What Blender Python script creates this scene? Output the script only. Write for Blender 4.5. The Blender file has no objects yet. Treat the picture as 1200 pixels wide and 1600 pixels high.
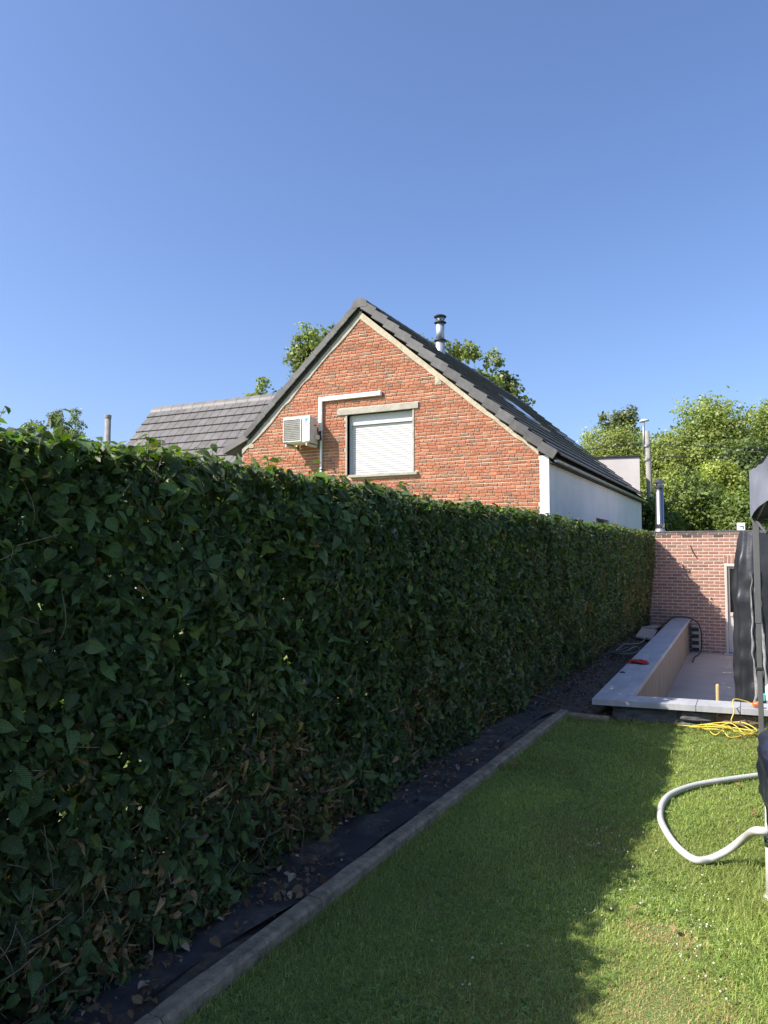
import bpy, math, random
import numpy as np
from mathutils import Vector, Matrix, Quaternion
random.seed(7); RNG = np.random.default_rng(11)
scene = bpy.context.scene
COL = scene.collection
# ------------------------------------------------------------------ camera
F_PX, HZ, VX, CAM_H = 1150.0, 862.0, 1178.0, 1.67
YAW = math.atan((VX - 600) / F_PX); PITCH = math.atan((HZ - 800) / F_PX)
cam_d = bpy.data.cameras.new('camera'); cam = bpy.data.objects.new('camera', cam_d); COL.objects.link(cam)
cam_d.sensor_fit = 'VERTICAL'; cam_d.sensor_height = 36.0; cam_d.lens = F_PX / 1600 * 36
cam_d.clip_start = 0.05; cam_d.clip_end = 2000
cam.location = (0, 0, CAM_H); cam.rotation_euler = (math.pi / 2 + PITCH, 0, YAW)
scene.camera = cam
scene.render.resolution_x = 768; scene.render.resolution_y = 1024
# ------------------------------------------------------------------ sky, sun, exposure
SUN_DIR = Vector((1.0, 1.0, -1.25)).normalized()           # the way the light travels
EL = math.asin(-SUN_DIR.z)
world = bpy.data.worlds.new('World'); scene.world = world; world.use_nodes = True
wn = world.node_tree.nodes; wn.clear()
sky = wn.new('ShaderNodeTexSky'); sky.sky_type = 'NISHITA'; sky.sun_disc = False
sky.sun_elevation = EL; sky.sun_rotation = math.radians(225)
sky.altitude = 0; sky.air_density = 1.0; sky.dust_density = 2.0; sky.ozone_density = 6.0
bg = wn.new('ShaderNodeBackground'); bg.inputs['Strength'].default_value = 0.114
wo = wn.new('ShaderNodeOutputWorld')
tint = wn.new('ShaderNodeMix'); tint.data_type = 'RGBA'; tint.blend_type = 'MULTIPLY'; tint.inputs[0].default_value = 1.0; tint.inputs[7].default_value = (1.0, 0.965, 1.04, 1)   # the camera's white balance
world.node_tree.links.new(sky.outputs[0], tint.inputs[6]); world.node_tree.links.new(tint.outputs[2], bg.inputs[0]); world.node_tree.links.new(bg.outputs[0], wo.inputs[0])
sl = bpy.data.lights.new('sun', 'SUN'); sl.energy = 4.9; sl.angle = math.radians(0.53); sl.color = (1.0, 0.93, 0.82)
sun = bpy.data.objects.new('sun', sl); COL.objects.link(sun); sun.location = (-20, -20, 30)
sun.rotation_euler = SUN_DIR.to_track_quat('-Z', 'Y').to_euler()
vs = scene.view_settings; vs.view_transform = 'Standard'; vs.look = 'None'; vs.gamma = 1.0; vs.use_curve_mapping = False
vs.exposure = 0.95

# ------------------------------------------------------------------ pixel helpers (a pixel gives a direction, a plane gives the distance)
_d = np.array([-math.sin(YAW) * math.cos(PITCH), math.cos(YAW) * math.cos(PITCH), math.sin(PITCH)])
_r = np.array([math.cos(YAW), math.sin(YAW), 0.0]); _u = np.cross(_r, _d); _c = np.array([0, 0, CAM_H])
def at(x, y, axis, val):
    v = _d + (x - 600) / F_PX * _r - (y - 800) / F_PX * _u
    return Vector(_c + (val - _c[axis]) / v[axis] * v)
def project(P):
    q = np.asarray(P) - _c; D = q @ _d
    return 600 + F_PX * (q @ _r) / D, 800 - F_PX * (q @ _u) / D, D
# ------------------------------------------------------------------ materials
def new_mat(name):
    m = bpy.data.materials.new(name); m.use_nodes = True
    nt = m.node_tree; return m, nt, nt.nodes['Principled BSDF'], nt.nodes['Material Output']
def node(nt, t, **kw):
    n = nt.nodes.new(t)
    for k, v in kw.items():
        if k in n.inputs: n.inputs[k].default_value = v
        else: setattr(n, k, v)
    return n
def ramp(nt, src, stops):
    r = node(nt, 'ShaderNodeValToRGB'); e = r.color_ramp.elements
    while len(e) < len(stops): e.new(0.5)
    for i, (p, c) in enumerate(stops):
        e[i].position = p; e[i].color = (c[0], c[1], c[2], 1) if not isinstance(c, (int, float)) else (c, c, c, 1)
    nt.links.new(src, r.inputs[0]); return r.outputs[0]
def coords(nt, scale=(1, 1, 1), obj=False):
    g = node(nt, 'ShaderNodeTexCoord') if obj else node(nt, 'ShaderNodeNewGeometry')
    mp = node(nt, 'ShaderNodeMapping'); mp.inputs['Scale'].default_value = scale
    nt.links.new(g.outputs['Object' if obj else 'Position'], mp.inputs[0]); return mp.outputs[0]
def noise(nt, vec, scale, detail=5, rough=0.6):
    n = node(nt, 'ShaderNodeTexNoise', Scale=scale, Detail=detail, Roughness=rough); nt.links.new(vec, n.inputs['Vector']); return n.outputs['Fac']
def mixc(nt, fac, a, b, mode='MIX'):
    m = node(nt, 'ShaderNodeMix', data_type='RGBA', blend_type=mode)
    for s, i in ((fac, 0), (a, 6), (b, 7)):
        if isinstance(s, (int, float)): m.inputs[i].default_value = s
        elif isinstance(s, tuple): m.inputs[i].default_value = (*s, 1)
        else: nt.links.new(s, m.inputs[i])
    return m.outputs[2]
def bump(nt, bs, h, strength, dist=0.01):
    b = node(nt, 'ShaderNodeBump', Strength=strength, Distance=dist); nt.links.new(h, b.inputs['Height']); nt.links.new(b.outputs[0], bs.inputs['Normal'])
def simple(name, c1, c2, scale=4.0, rough=0.7, metal=0.0, bmp=0.0, bscale=40.0, stretch=(1, 1, 1), spec=0.5, dirt=None, attr=False):
    """two-tone noise material; dirt = (colour, scale, amount) adds stains; attr multiplies by the mesh's own 'col'"""
    m, nt, bs, out = new_mat(name)
    v = coords(nt, stretch)
    c = ramp(nt, noise(nt, v, scale), [(0.3, c1), (0.7, c2)])
    if dirt:
        f = ramp(nt, noise(nt, v, dirt[1], 6, 0.7), [(0.48, 0.0), (0.72, dirt[2])]); c = mixc(nt, f, c, dirt[0])
    if attr:
        a = node(nt, 'ShaderNodeAttribute', attribute_name='col'); c = mixc(nt, 1.0, c, a.outputs['Color'], 'MULTIPLY')
    nt.links.new(c, bs.inputs['Base Color'])
    bs.inputs['Roughness'].default_value = rough; bs.inputs['Metallic'].default_value = metal; bs.inputs['Specular IOR Level'].default_value = spec
    if bmp: bump(nt, bs, noise(nt, v, bscale, 4), bmp)
    return m
def leaf_mat(name, rough=0.42, trans=0.35, veins=True, spec=0.5, tcol=(1.5, 1.7, 0.55)):
    m, nt, bs, out = new_mat(name)
    a = node(nt, 'ShaderNodeAttribute', attribute_name='col'); c = a.outputs['Color']
    if veins:
        uv = node(nt, 'ShaderNodeAttribute', attribute_name='luv'); sx = node(nt, 'ShaderNodeSeparateXYZ'); nt.links.new(uv.outputs['Vector'], sx.inputs[0])
        ab = node(nt, 'ShaderNodeMath', operation='ABSOLUTE'); nt.links.new(sx.outputs[0], ab.inputs[0])
        k = node(nt, 'ShaderNodeMath', operation='MULTIPLY_ADD'); nt.links.new(ab.outputs[0], k.inputs[0]); k.inputs[1].default_value = -1.0; nt.links.new(sx.outputs[1], k.inputs[2])
        k2 = node(nt, 'ShaderNodeMath', operation='MULTIPLY'); nt.links.new(k.outputs[0], k2.inputs[0]); k2.inputs[1].default_value = 62.0
        sn = node(nt, 'ShaderNodeMath', operation='SINE'); nt.links.new(k2.outputs[0], sn.inputs[0])
        side = ramp(nt, sn.outputs[0], [(0.50, 0.0), (1.0, 0.8)])
        mid = ramp(nt, ab.outputs[0], [(0.0, 1.0), (0.035, 0.0)])
        vmax = node(nt, 'ShaderNodeMath', operation='MAXIMUM'); nt.links.new(side, vmax.inputs[0]); nt.links.new(mid, vmax.inputs[1])
        c = mixc(nt, vmax.outputs[0], c, mixc(nt, 1.0, c, (1.5, 1.5, 1.35), 'MULTIPLY'))
        bump(nt, bs, sn.outputs[0], 0.75, 0.003)
    nt.links.new(c, bs.inputs['Base Color']); bs.inputs['Roughness'].default_value = rough; bs.inputs['Specular IOR Level'].default_value = spec
    tr = node(nt, 'ShaderNodeBsdfTranslucent'); nt.links.new(mixc(nt, 1.0, c, tcol, 'MULTIPLY'), tr.inputs[0])
    mx = node(nt, 'ShaderNodeMixShader'); mx.inputs[0].default_value = trans
    nt.links.new(bs.outputs[0], mx.inputs[1]); nt.links.new(tr.outputs[0], mx.inputs[2]); nt.links.new(mx.outputs[0], out.inputs[0])
    return m
def brick_mat(name, scale=14):
    m, nt, bs, out = new_mat(name)
    v = coords(nt)
    a = node(nt, 'ShaderNodeAttribute', attribute_name='col')
    f = ramp(nt, noise(nt, v, scale, 6, 0.7), [(0.3, 0.78), (0.7, 1.18)])
    c = mixc(nt, 1.0, a.outputs['Color'], f, 'MULTIPLY')
    g = ramp(nt, noise(nt, v, 3.0, 6, 0.75), [(0.55, 0.0), (0.75, 0.5)])
    c = mixc(nt, g, c, (0.33, 0.25, 0.19))
    nt.links.new(c, bs.inputs['Base Color']); bs.inputs['Roughness'].default_value = 0.92; bs.inputs['Specular IOR Level'].default_value = 0.2
    bump(nt, bs, noise(nt, v, 90, 4), 0.5, 0.006); return m
M = {}
M['leaf'] = leaf_mat('hedge_leaf', 0.40, 0.28, True, 0.5)
M['tree_leaf'] = leaf_mat('tree_leaf', 0.5, 0.36, False, 0.4)
M['grass'] = leaf_mat('grass_blade', 0.5, 0.5, False, 0.35, (1.3, 1.4, 0.6))
M['dry_leaf'] = leaf_mat('dry_leaf', 0.7, 0.15, True, 0.3, (1.2, 1.0, 0.7))
M['bark'] = simple('bark', (0.05, 0.037, 0.026), (0.11, 0.085, 0.06), 9, 0.9, bmp=0.8, bscale=25, stretch=(1, 1, 0.25))
M['twig'] = simple('twig', (0.10, 0.075, 0.05), (0.24, 0.19, 0.135), 30, 0.8)
M['brick_old'] = brick_mat('old_red_brick'); M['brick_new'] = brick_mat('brown_red_brick', 20)
M['mortar'] = simple('lime_mortar', (0.42, 0.32, 0.225), (0.56, 0.445, 0.33), 7, 0.95, bmp=0.5, bscale=60, dirt=((0.30, 0.23, 0.17), 2.2, 0.6))
M['mortar2'] = simple('pale_mortar', (0.50, 0.415, 0.335), (0.60, 0.51, 0.42), 8, 0.95, bmp=0.4, bscale=60)
M['cement'] = simple('cement', (0.30, 0.275, 0.235), (0.42, 0.39, 0.34), 6, 0.92, bmp=0.5, bscale=50, dirt=((0.20, 0.17, 0.13), 5, 0.5))
M['fillet'] = simple('tan_cement', (0.36, 0.31, 0.23), (0.50, 0.44, 0.34), 7, 0.95, bmp=0.9, bscale=25, dirt=((0.27, 0.23, 0.18), 5, 0.6))
M['render'] = simple('white_render', (0.56, 0.565, 0.575), (0.63, 0.635, 0.645), 1.3, 0.9, bmp=0.25, bscale=140, dirt=((0.46, 0.465, 0.48), 1.4, 0.45))
M['render2'] = simple('greige_render', (0.46, 0.43, 0.42), (0.52, 0.49, 0.475), 1.3, 0.9, bmp=0.2, bscale=120)
M['tile'] = simple('anthracite_tile', (0.046, 0.046, 0.048), (0.078, 0.076, 0.076), 5, 0.62, bmp=0.15, bscale=90, attr=True, dirt=((0.15, 0.145, 0.13), 7, 0.4))
M['tile_wing'] = simple('grey_tile', (0.075, 0.070, 0.070), (0.115, 0.108, 0.106), 4, 0.6, bmp=0.15, bscale=90, attr=True, dirt=((0.15, 0.14, 0.13), 5, 0.4))
M['roof_under'] = simple('roof_underlay', (0.02, 0.02, 0.02), (0.035, 0.035, 0.035), 4, 0.9)
M['white'] = simple('white_plastic', (0.72, 0.72, 0.71), (0.80, 0.80, 0.79), 3, 0.4, dirt=((0.58, 0.57, 0.53), 4, 0.35))
M['slat'] = simple('white_slat', (0.53, 0.53, 0.535), (0.58, 0.58, 0.585), 2, 0.45, dirt=((0.52, 0.515, 0.50), 2, 0.4))
M['cream'] = simple('cream_casing', (0.55, 0.53, 0.47), (0.66, 0.64, 0.58), 3, 0.5, dirt=((0.42, 0.39, 0.33), 5, 0.35))
M['dark'] = simple('black_plastic', (0.012, 0.012, 0.013), (0.025, 0.025, 0.027), 8, 0.5)
M['blue'] = simple('blue_mark', (0.10, 0.36, 0.62), (0.14, 0.42, 0.68), 5, 0.5)
M['steel'] = simple('stainless', (0.27, 0.27, 0.275), (0.34, 0.34, 0.345), 1.2, 0.33, metal=1.0, stretch=(1, 1, .3))
M['galv'] = simple('galvanised', (0.40, 0.44, 0.50), (0.46, 0.50, 0.56), 1.5, 0.42, metal=0.55)
M['steel_dark'] = simple('dark_steel', (0.10, 0.105, 0.12), (0.17, 0.175, 0.19), 5, 0.45, metal=0.8)
M['zinc'] = simple('zinc', (0.24, 0.25, 0.26), (0.33, 0.34, 0.35), 5, 0.5, metal=0.7)
M['lamp'] = simple('lamp_white', (0.62, 0.64, 0.66), (0.72, 0.74, 0.76), 5, 0.4)
M['concrete'] = simple('pole_concrete', (0.19, 0.18, 0.165), (0.29, 0.275, 0.25), 5, 0.9, bmp=0.4, dirt=((0.16, 0.15, 0.13), 3, 0.5))
M['kerb'] = simple('kerb_concrete', (0.22, 0.172, 0.11), (0.42, 0.34, 0.235), 22, 0.95, bmp=1.0, bscale=130, dirt=((0.07, 0.068, 0.045), 6, 0.85))
M['bluestone'] = simple('bluestone', (0.31, 0.32, 0.345), (0.42, 0.43, 0.45), 3, 0.65, bmp=0.15, bscale=150, stretch=(3, 0.6, 1), dirt=((0.25, 0.26, 0.28), 5, 0.6))
M['slate'] = simple('rough_slate', (0.055, 0.06, 0.068), (0.14, 0.14, 0.145), 7, 0.85, bmp=1.0, bscale=14, stretch=(1, 1, 4))
M['rust_stone'] = simple('rusty_stone', (0.15, 0.085, 0.05), (0.28, 0.20, 0.14), 8, 0.85, bmp=1.0, bscale=14, stretch=(1, 1, 3), dirt=((0.10, 0.10, 0.09), 6, 0.8))
M['paving'] = simple('patio_slab', (0.39, 0.32, 0.265), (0.46, 0.385, 0.325), 1.6, 0.8, bmp=0.15, bscale=90, dirt=((0.29, 0.26, 0.23), 2.2, 0.4))
M['soil'] = simple('soil', (0.045, 0.034, 0.025), (0.13, 0.105, 0.08), 14, 0.97, bmp=1.0, bscale=45)
M['clod'] = simple('soil_crumb', (0.8, 0.8, 0.8), (1, 1, 1), 60, 0.95, attr=True)
M['membrane'] = simple('weed_membrane', (0.026, 0.025, 0.026), (0.05, 0.047, 0.046), 6, 0.8, bmp=0.8, bscale=25, dirt=((0.14, 0.115, 0.09), 5, 0.85))
M['grey_metal'] = simple('grey_painted_metal', (0.075, 0.078, 0.082), (0.10, 0.103, 0.108), 5, 0.5)
M['canopy'] = simple('grey_canopy_fabric', (0.14, 0.155, 0.19), (0.17, 0.185, 0.22), 3, 0.75, bmp=0.2, bscale=300)
M['cover'] = simple('black_cover_fabric', (0.016, 0.018, 0.022), (0.026, 0.028, 0.033), 4, 0.36, bmp=0.25, bscale=20)
M['seam'] = simple('creased_clear_plastic', (0.16, 0.165, 0.17), (0.30, 0.305, 0.31), 14, 0.32, bmp=0.6, bscale=25)
M['tarp'] = simple('navy_tarp', (0.008, 0.010, 0.020), (0.018, 0.021, 0.036), 6, 0.32, bmp=0.3, bscale=30)
M['hose'] = simple('white_hose', (0.46, 0.46, 0.45), (0.56, 0.56, 0.55), 6, 0.45, dirt=((0.45, 0.45, 0.43), 9, 0.4))
M['yellow'] = simple('yellow_cable', (0.52, 0.40, 0.05), (0.63, 0.49, 0.08), 8, 0.45)
M['orange'] = simple('orange_plug', (0.62, 0.10, 0.02), (0.72, 0.14, 0.03), 8, 0.4)
M['red'] = simple('red_cloth', (0.42, 0.008, 0.012), (0.58, 0.018, 0.02), 25, 0.85, bmp=0.5, bscale=80)
M['garden_hose'] = simple('grey_green_hose', (0.10, 0.10, 0.085), (0.15, 0.148, 0.125), 8, 0.6)
M['wood'] = simple('pale_wood', (0.42, 0.28, 0.13), (0.55, 0.40, 0.21), 20, 0.7, stretch=(1, 1, 0.1))
M['flower'] = simple('clover_white', (0.36, 0.36, 0.27), (0.56, 0.56, 0.48), 160, 0.8)
M['door_panel'] = simple('white_upvc', (0.46, 0.42, 0.37), (0.53, 0.49, 0.44), 3, 0.4)
M['turq'] = simple('turquoise_plastic', (0.08, 0.30, 0.29), (0.11, 0.37, 0.35), 5, 0.4)
M['liner'] = simple('pool_liner', (0.03, 0.10, 0.20), (0.05, 0.14, 0.26), 3, 0.4)
def glass_mat():
    m, nt, bs, out = new_mat('dark_glass')
    bs.inputs['Base Color'].default_value = (0.015, 0.010, 0.009, 1); bs.inputs['Roughness'].default_value = 0.06; return m
M['glass'] = glass_mat()
def planked():
    m, nt, bs, out = new_mat('streaked_tan_cladding')
    v = coords(nt, (1, 9, 0.7))
    c = ramp(nt, noise(nt, v, 1.6, 7, 0.7), [(0.3, (0.10, 0.07, 0.05)), (0.5, (0.23, 0.175, 0.13)), (0.7, (0.36, 0.295, 0.23))])
    nt.links.new(c, bs.inputs['Base Color']); bs.inputs['Roughness'].default_value = 0.75
    bump(nt, bs, noise(nt, v, 6, 4), 0.2); return m
M['cladding'] = planked()
def ground_mat():
    m, nt, bs, out = new_mat('turf')
    v = coords(nt)
    c = ramp(nt, noise(nt, v, 6, 6, 0.7), [(0.3, (0.10, 0.145, 0.038)), (0.7, (0.17, 0.23, 0.062))])
    nt.links.new(c, bs.inputs['Base Color']); bs.inputs['Roughness'].default_value = 0.95; bump(nt, bs, noise(nt, v, 60, 4), 0.8, 0.02); return m
M['ground'] = ground_mat()
# ------------------------------------------------------------------ mesh helpers
class MB:
    def __init__(s): s.v = []; s.f = []
    def add(s, vs, fs):
        n = len(s.v); s.v += [tuple(v) for v in vs]; s.f += [tuple(i + n for i in f) for f in fs]; return s
    def box(s, a, b, mat=None):
        (x0, y0, z0), (x1, y1, z1) = a, b
        vs = [Vector(p) for p in ((x0, y0, z0), (x1, y0, z0), (x1, y1, z0), (x0, y1, z0), (x0, y0, z1), (x1, y0, z1), (x1, y1, z1), (x0, y1, z1))]
        if mat: vs = [mat @ v for v in vs]
        return s.add(vs, [(0, 3, 2, 1), (4, 5, 6, 7), (0, 1, 5, 4), (1, 2, 6, 5), (2, 3, 7, 6), (3, 0, 4, 7)])
    def bbox(s, a, b, c=0.01, mat=None):
        """box with chamfered edges"""
        a = Vector(a); b = Vector(b); vs = []; idx = {}
        for ix in (0, 1):
            for iy in (0, 1):
                for iz in (0, 1):
                    p = Vector((b.x if ix else a.x, b.y if iy else a.y, b.z if iz else a.z))
                    o = Vector((-c if ix else c, -c if iy else c, -c if iz else c))
                    for k in range(3):
                        q = p + o; q[k] = p[k]; idx[(ix, iy, iz, k)] = len(vs); vs.append(mat @ q if mat else q)
        fs = []
        for k in range(3):
            i, j = [(1, 2), (2, 0), (0, 1)][k]
            for sgn in (0, 1):
                ring = []
                for (p, q) in ((0, 0), (1, 0), (1, 1), (0, 1)):
                    t = [0, 0, 0]; t[k] = sgn; t[i] = p; t[j] = q; ring.append(idx[(*t, k)])
                fs.append(tuple(ring if sgn else ring[::-1]))
        for k in range(3):
            i, j = [(1, 2), (2, 0), (0, 1)][k]
            for p in (0, 1):
                for q in (0, 1):
                    t0 = [0, 0, 0]; t1 = [0, 0, 0]; t0[k] = 0; t1[k] = 1
                    for t in (t0, t1): t[i] = p; t[j] = q
                    r = [idx[(*t0, i)], idx[(*t1, i)], idx[(*t1, j)], idx[(*t0, j)]]
                    fs.append(tuple(r if (p == q) else r[::-1]))
        for ix in (0, 1):
            for iy in (0, 1):
                for iz in (0, 1):
                    r = [idx[(ix, iy, iz, k)] for k in range(3)]
                    fs.append(tuple(r if (ix + iy + iz) % 2 else r[::-1]))
        return s.add(vs, fs)
    def prism(s, poly, y0, y1):
        """polygon in x,z extruded along y"""
        n = len(poly)
        vs = [(x, y0, z) for x, z in poly] + [(x, y1, z) for x, z in poly]
        return s.add(vs, [tuple(range(n)), tuple(range(2 * n - 1, n - 1, -1))] + [(i, i + n, (i + 1) % n + n, (i + 1) % n) for i in range(n)])
    def zprism(s, poly, z0, z1):
        n = len(poly)
        vs = [(p[0], p[1], z0) for p in poly] + [(p[0], p[1], z1) for p in poly]
        return s.add(vs, [tuple(range(n - 1, -1, -1)), tuple(range(n, 2 * n))] + [(i, (i + 1) % n, (i + 1) % n + n, i + n) for i in range(n)])
    def lathe(s, prof, c=(0, 0, 0), n=20, mat=None):
        vs = []; fs = []
        for r, z in prof:
            for k in range(n):
                a = 2 * math.pi * k / n; p = Vector((c[0] + r * math.cos(a), c[1] + r * math.sin(a), c[2] + z)); vs.append(mat @ p if mat else p)
        for i in range(len(prof) - 1):
            for k in range(n): fs.append((i * n + k, i * n + (k + 1) % n, (i + 1) * n + (k + 1) % n, (i + 1) * n + k))
        fs.append(tuple(range(n - 1, -1, -1))); fs.append(tuple((len(prof) - 1) * n + k for k in range(n)))
        return s.add(vs, fs)
    def tube(s, pts, r, n=8):
        pts = [Vector(p) for p in pts]; m = len(pts); rs = r if isinstance(r, (list, tuple)) else [r] * m
        vs = []; fs = []; t = (pts[1] - pts[0]).normalized(); nrm = t.orthogonal().normalized()
        for i, p in enumerate(pts):
            t2 = (pts[min(i + 1, m - 1)] - pts[max(i - 1, 0)]).normalized()
            nrm = (nrm - t2 * nrm.dot(t2)).normalized(); bn = t2.cross(nrm)
            for k in range(n):
                a = 2 * math.pi * k / n; vs.append(p + (nrm * math.cos(a) + bn * math.sin(a)) * rs[i])
        for i in range(m - 1):
            for k in range(n): fs.append((i * n + k, i * n + (k + 1) % n, (i + 1) * n + (k + 1) % n, (i + 1) * n + k))
        fs.append(tuple(range(n - 1, -1, -1))); fs.append(tuple((m - 1) * n + k for k in range(n)))
        return s.add(vs, fs)
    def grid(s, fn, nu, nv):
        vs = [fn(i / nu, j / nv) for j in range(nv + 1) for i in range(nu + 1)]
        return s.add(vs, [(j * (nu + 1) + i, j * (nu + 1) + i + 1, (j + 1) * (nu + 1) + i + 1, (j + 1) * (nu + 1) + i) for j in range(nv) for i in range(nu)])
    def mesh(s, name, mat, smooth=False, col=None):
        me = bpy.data.meshes.new(name); me.from_pydata(s.v, [], s.f); me.materials.append(M[mat])
        if smooth: me.shade_smooth()
        if col is not None:
            a = me.attributes.new('col', 'FLOAT_COLOR', 'POINT')
            arr = np.ones((len(s.v), 4), np.float32); arr[:, :3] = col; a.data.foreach_set('color', arr.ravel())
        me.update(); return me
    def build(s, name, mat, parent=None, smooth=False, col=None): return put(name, s.mesh(name, mat, smooth, col), parent)
def put(name, me, parent=None, matrix=None):
    o = bpy.data.objects.new(name, me); COL.objects.link(o)
    if parent is not None:
        o.parent = parent
        if matrix is None: o.matrix_parent_inverse = parent_inv(parent)
    if matrix is not None: o.matrix_basis = (parent_inv(parent) @ matrix) if parent is not None else matrix
    return o
def parent_inv(p):
    return Matrix.Translation(-world_loc(p))
def world_loc(p):
    l = Vector(p.location)
    if p.parent is not None:
        l = l + p.matrix_parent_inverse.translation + world_loc(p.parent)
    return l
def thing(name, loc, label, cat, group=None):
    o = bpy.data.objects.new(name, None); COL.objects.link(o); o.location = loc; o.empty_display_size = 0.2
    return tag(o, label, cat, group)
def tag(o, label, cat=None, group=None):
    o['label'] = label
    if cat: o['category'] = cat
    if group: o['group'] = group
    return o
def kind(o, k): o['kind'] = k; return o
def spline(ps, n=8):
    ps = [Vector(p) for p in ps]; out = []
    for i in range(len(ps) - 1):
        a, b, c, d = ps[max(i - 1, 0)], ps[i], ps[i + 1], ps[min(i + 2, len(ps) - 1)]
        for k in range(n):
            t = k / n; out.append(0.5 * ((2 * b) + (c - a) * t + (2 * a - 5 * b + 4 * c - d) * t * t + (3 * b - a - 3 * c + d) * t ** 3))
    out.append(ps[-1]); return out
def vnoise(x, y, seed=0):
    """smooth value noise in -1..1, numpy"""
    x = np.asarray(x, float); y = np.asarray(y, float)
    xi = np.floor(x).astype(int); yi = np.floor(y).astype(int); fx = x - xi; fy = y - yi
    fx = fx * fx * (3 - 2 * fx); fy = fy * fy * (3 - 2 * fy)
    def h(a, b):
        n = (a * 374761393 + b * 668265263 + seed * 974634777) & 0x7fffffff
        n = ((n ^ (n >> 13)) * 1274126177) & 0x7fffffff
        return ((n ^ (n >> 16)) & 0xffff) / 32767.5 - 1
    return (h(xi, yi) * (1 - fx) + h(xi + 1, yi) * fx) * (1 - fy) + (h(xi, yi + 1) * (1 - fx) + h(xi + 1, yi + 1) * fx) * fy
def norm(a): return a / np.maximum(np.linalg.norm(a, axis=-1, keepdims=True), 1e-9)
def frames(nrm, tip):
    n = norm(nrm); y = norm(tip - n * np.sum(tip * n, -1, keepdims=True)); x = np.cross(y, n)
    return np.stack([x, y, n], axis=-1)
def scatter(name, T, tris, pos, R, S, col, mat, uv=None, parent=None, smooth=False):
    """many small faces joined into one mesh: template T (V,3) set at pos (N,3) in frame R (N,3,3), size S (N,3), colour col (N,3)"""
    T = np.asarray(T, np.float32); N, V = len(pos), len(T)
    v = np.einsum('nij,nvj->nvi', R.astype(np.float32), T[None] * S[:, None, :].astype(np.float32)) + pos[:, None, :].astype(np.float32)
    tr = np.asarray(tris, np.int32); nt = len(tr)
    idx = (tr[None] + (np.arange(N, dtype=np.int32) * V)[:, None, None]).reshape(-1)
    me = bpy.data.meshes.new(name); me.vertices.add(N * V); me.vertices.foreach_set('co', v.reshape(-1))
    me.loops.add(len(idx)); me.loops.foreach_set('vertex_index', idx)
    me.polygons.add(N * nt); me.polygons.foreach_set('loop_start', np.arange(0, len(idx), 3, dtype=np.int32))
    me.update(calc_edges=True)
    a = me.attributes.new('col', 'FLOAT_COLOR', 'POINT'); c4 = np.ones((N, V, 4), np.float32); c4[:, :, :3] = col[:, None, :]; a.data.foreach_set('color', c4.reshape(-1))
    if uv is not None:
        b = me.attributes.new('luv', 'FLOAT_VECTOR', 'POINT'); u3 = np.zeros((N, V, 3), np.float32); u3[:, :, :2] = np.asarray(uv, np.float32)[None]; b.data.foreach_set('vector', u3.reshape(-1))
    me.materials.append(M[mat])
    if smooth: me.shade_smooth()
    return put(name, me, parent)
def leaf_template(fine=True, width=0.33, droop=0.28, fold=0.32):
    if fine:
        side = [(.50, .07), (.86, .20), (1.0, .38), (.90, .57), (.62, .76), (.24, .92)]; cen = [.20, .45, .72]
        P = [(0, 0)] + [(0, c) for c in cen] + [(0, 1.06)]
        for sg in (-1, 1): P += [(sg * width * a, b) for a, b in side]
        tr = []
        for sg, b in ((-1, 5), (1, 11)):
            t = [(0, b, 1), (b, b + 1, 1), (1, b + 1, b + 2), (1, b + 2, 2), (2, b + 2, b + 3), (2, b + 3, 3), (3, b + 3, b + 4), (3, b + 4, b + 5), (3, b + 5, 4)]
            tr += [q[::-1] if sg > 0 else q for q in t]
    else:
        P = [(0, 0), (0, .5), (0, 1), (-width * .95, .32), (-width * .8, .68), (width * .95, .32), (width * .8, .68)]
        tr = [(0, 1, 3), (1, 4, 3), (1, 2, 4), (0, 5, 1), (1, 5, 6), (1, 6, 2)]
    T = [(x, y, abs(x) * fold - droop * y * y + .04) for x, y in P]
    return T, tr, P
LEAF_F, LEAF_C = leaf_template(True), leaf_template(False)

# ================================================================== THE SETTING
COP = 0.21; FLOOR = -0.53; WALL_Y = 17.6
def front_y(x): return 7.54 + 0.127 * (x + 1.48)           # the front of the retaining wall runs a little askew
def left_x(y): return -1.48 - 0.0165 * (y - 7.54)
A, B = (-1.38, front_y(-1.38) + .2), (5.2, front_y(5.2) + .2)
Cc, Dd = (5.2, 17.75), (-1.52, 17.75)
g = MB(); O = 400
g.add([(-O, -O, 0), (O, -O, 0), (O, O, 0), (-O, O, 0), (*A, 0), (*B, 0), (*Cc, 0), (*Dd, 0)], [(0, 1, 5, 4), (1, 2, 6, 5), (2, 3, 7, 6), (3, 0, 4, 7)])
kind(g.build('ground', 'ground'), 'structure')
kind(MB().zprism([(-1.6, 7.6), (5.3, 8.3), (5.3, 17.72), (-1.7, 17.72)], FLOOR - .2, FLOOR).build('patio', 'paving'), 'structure')
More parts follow.
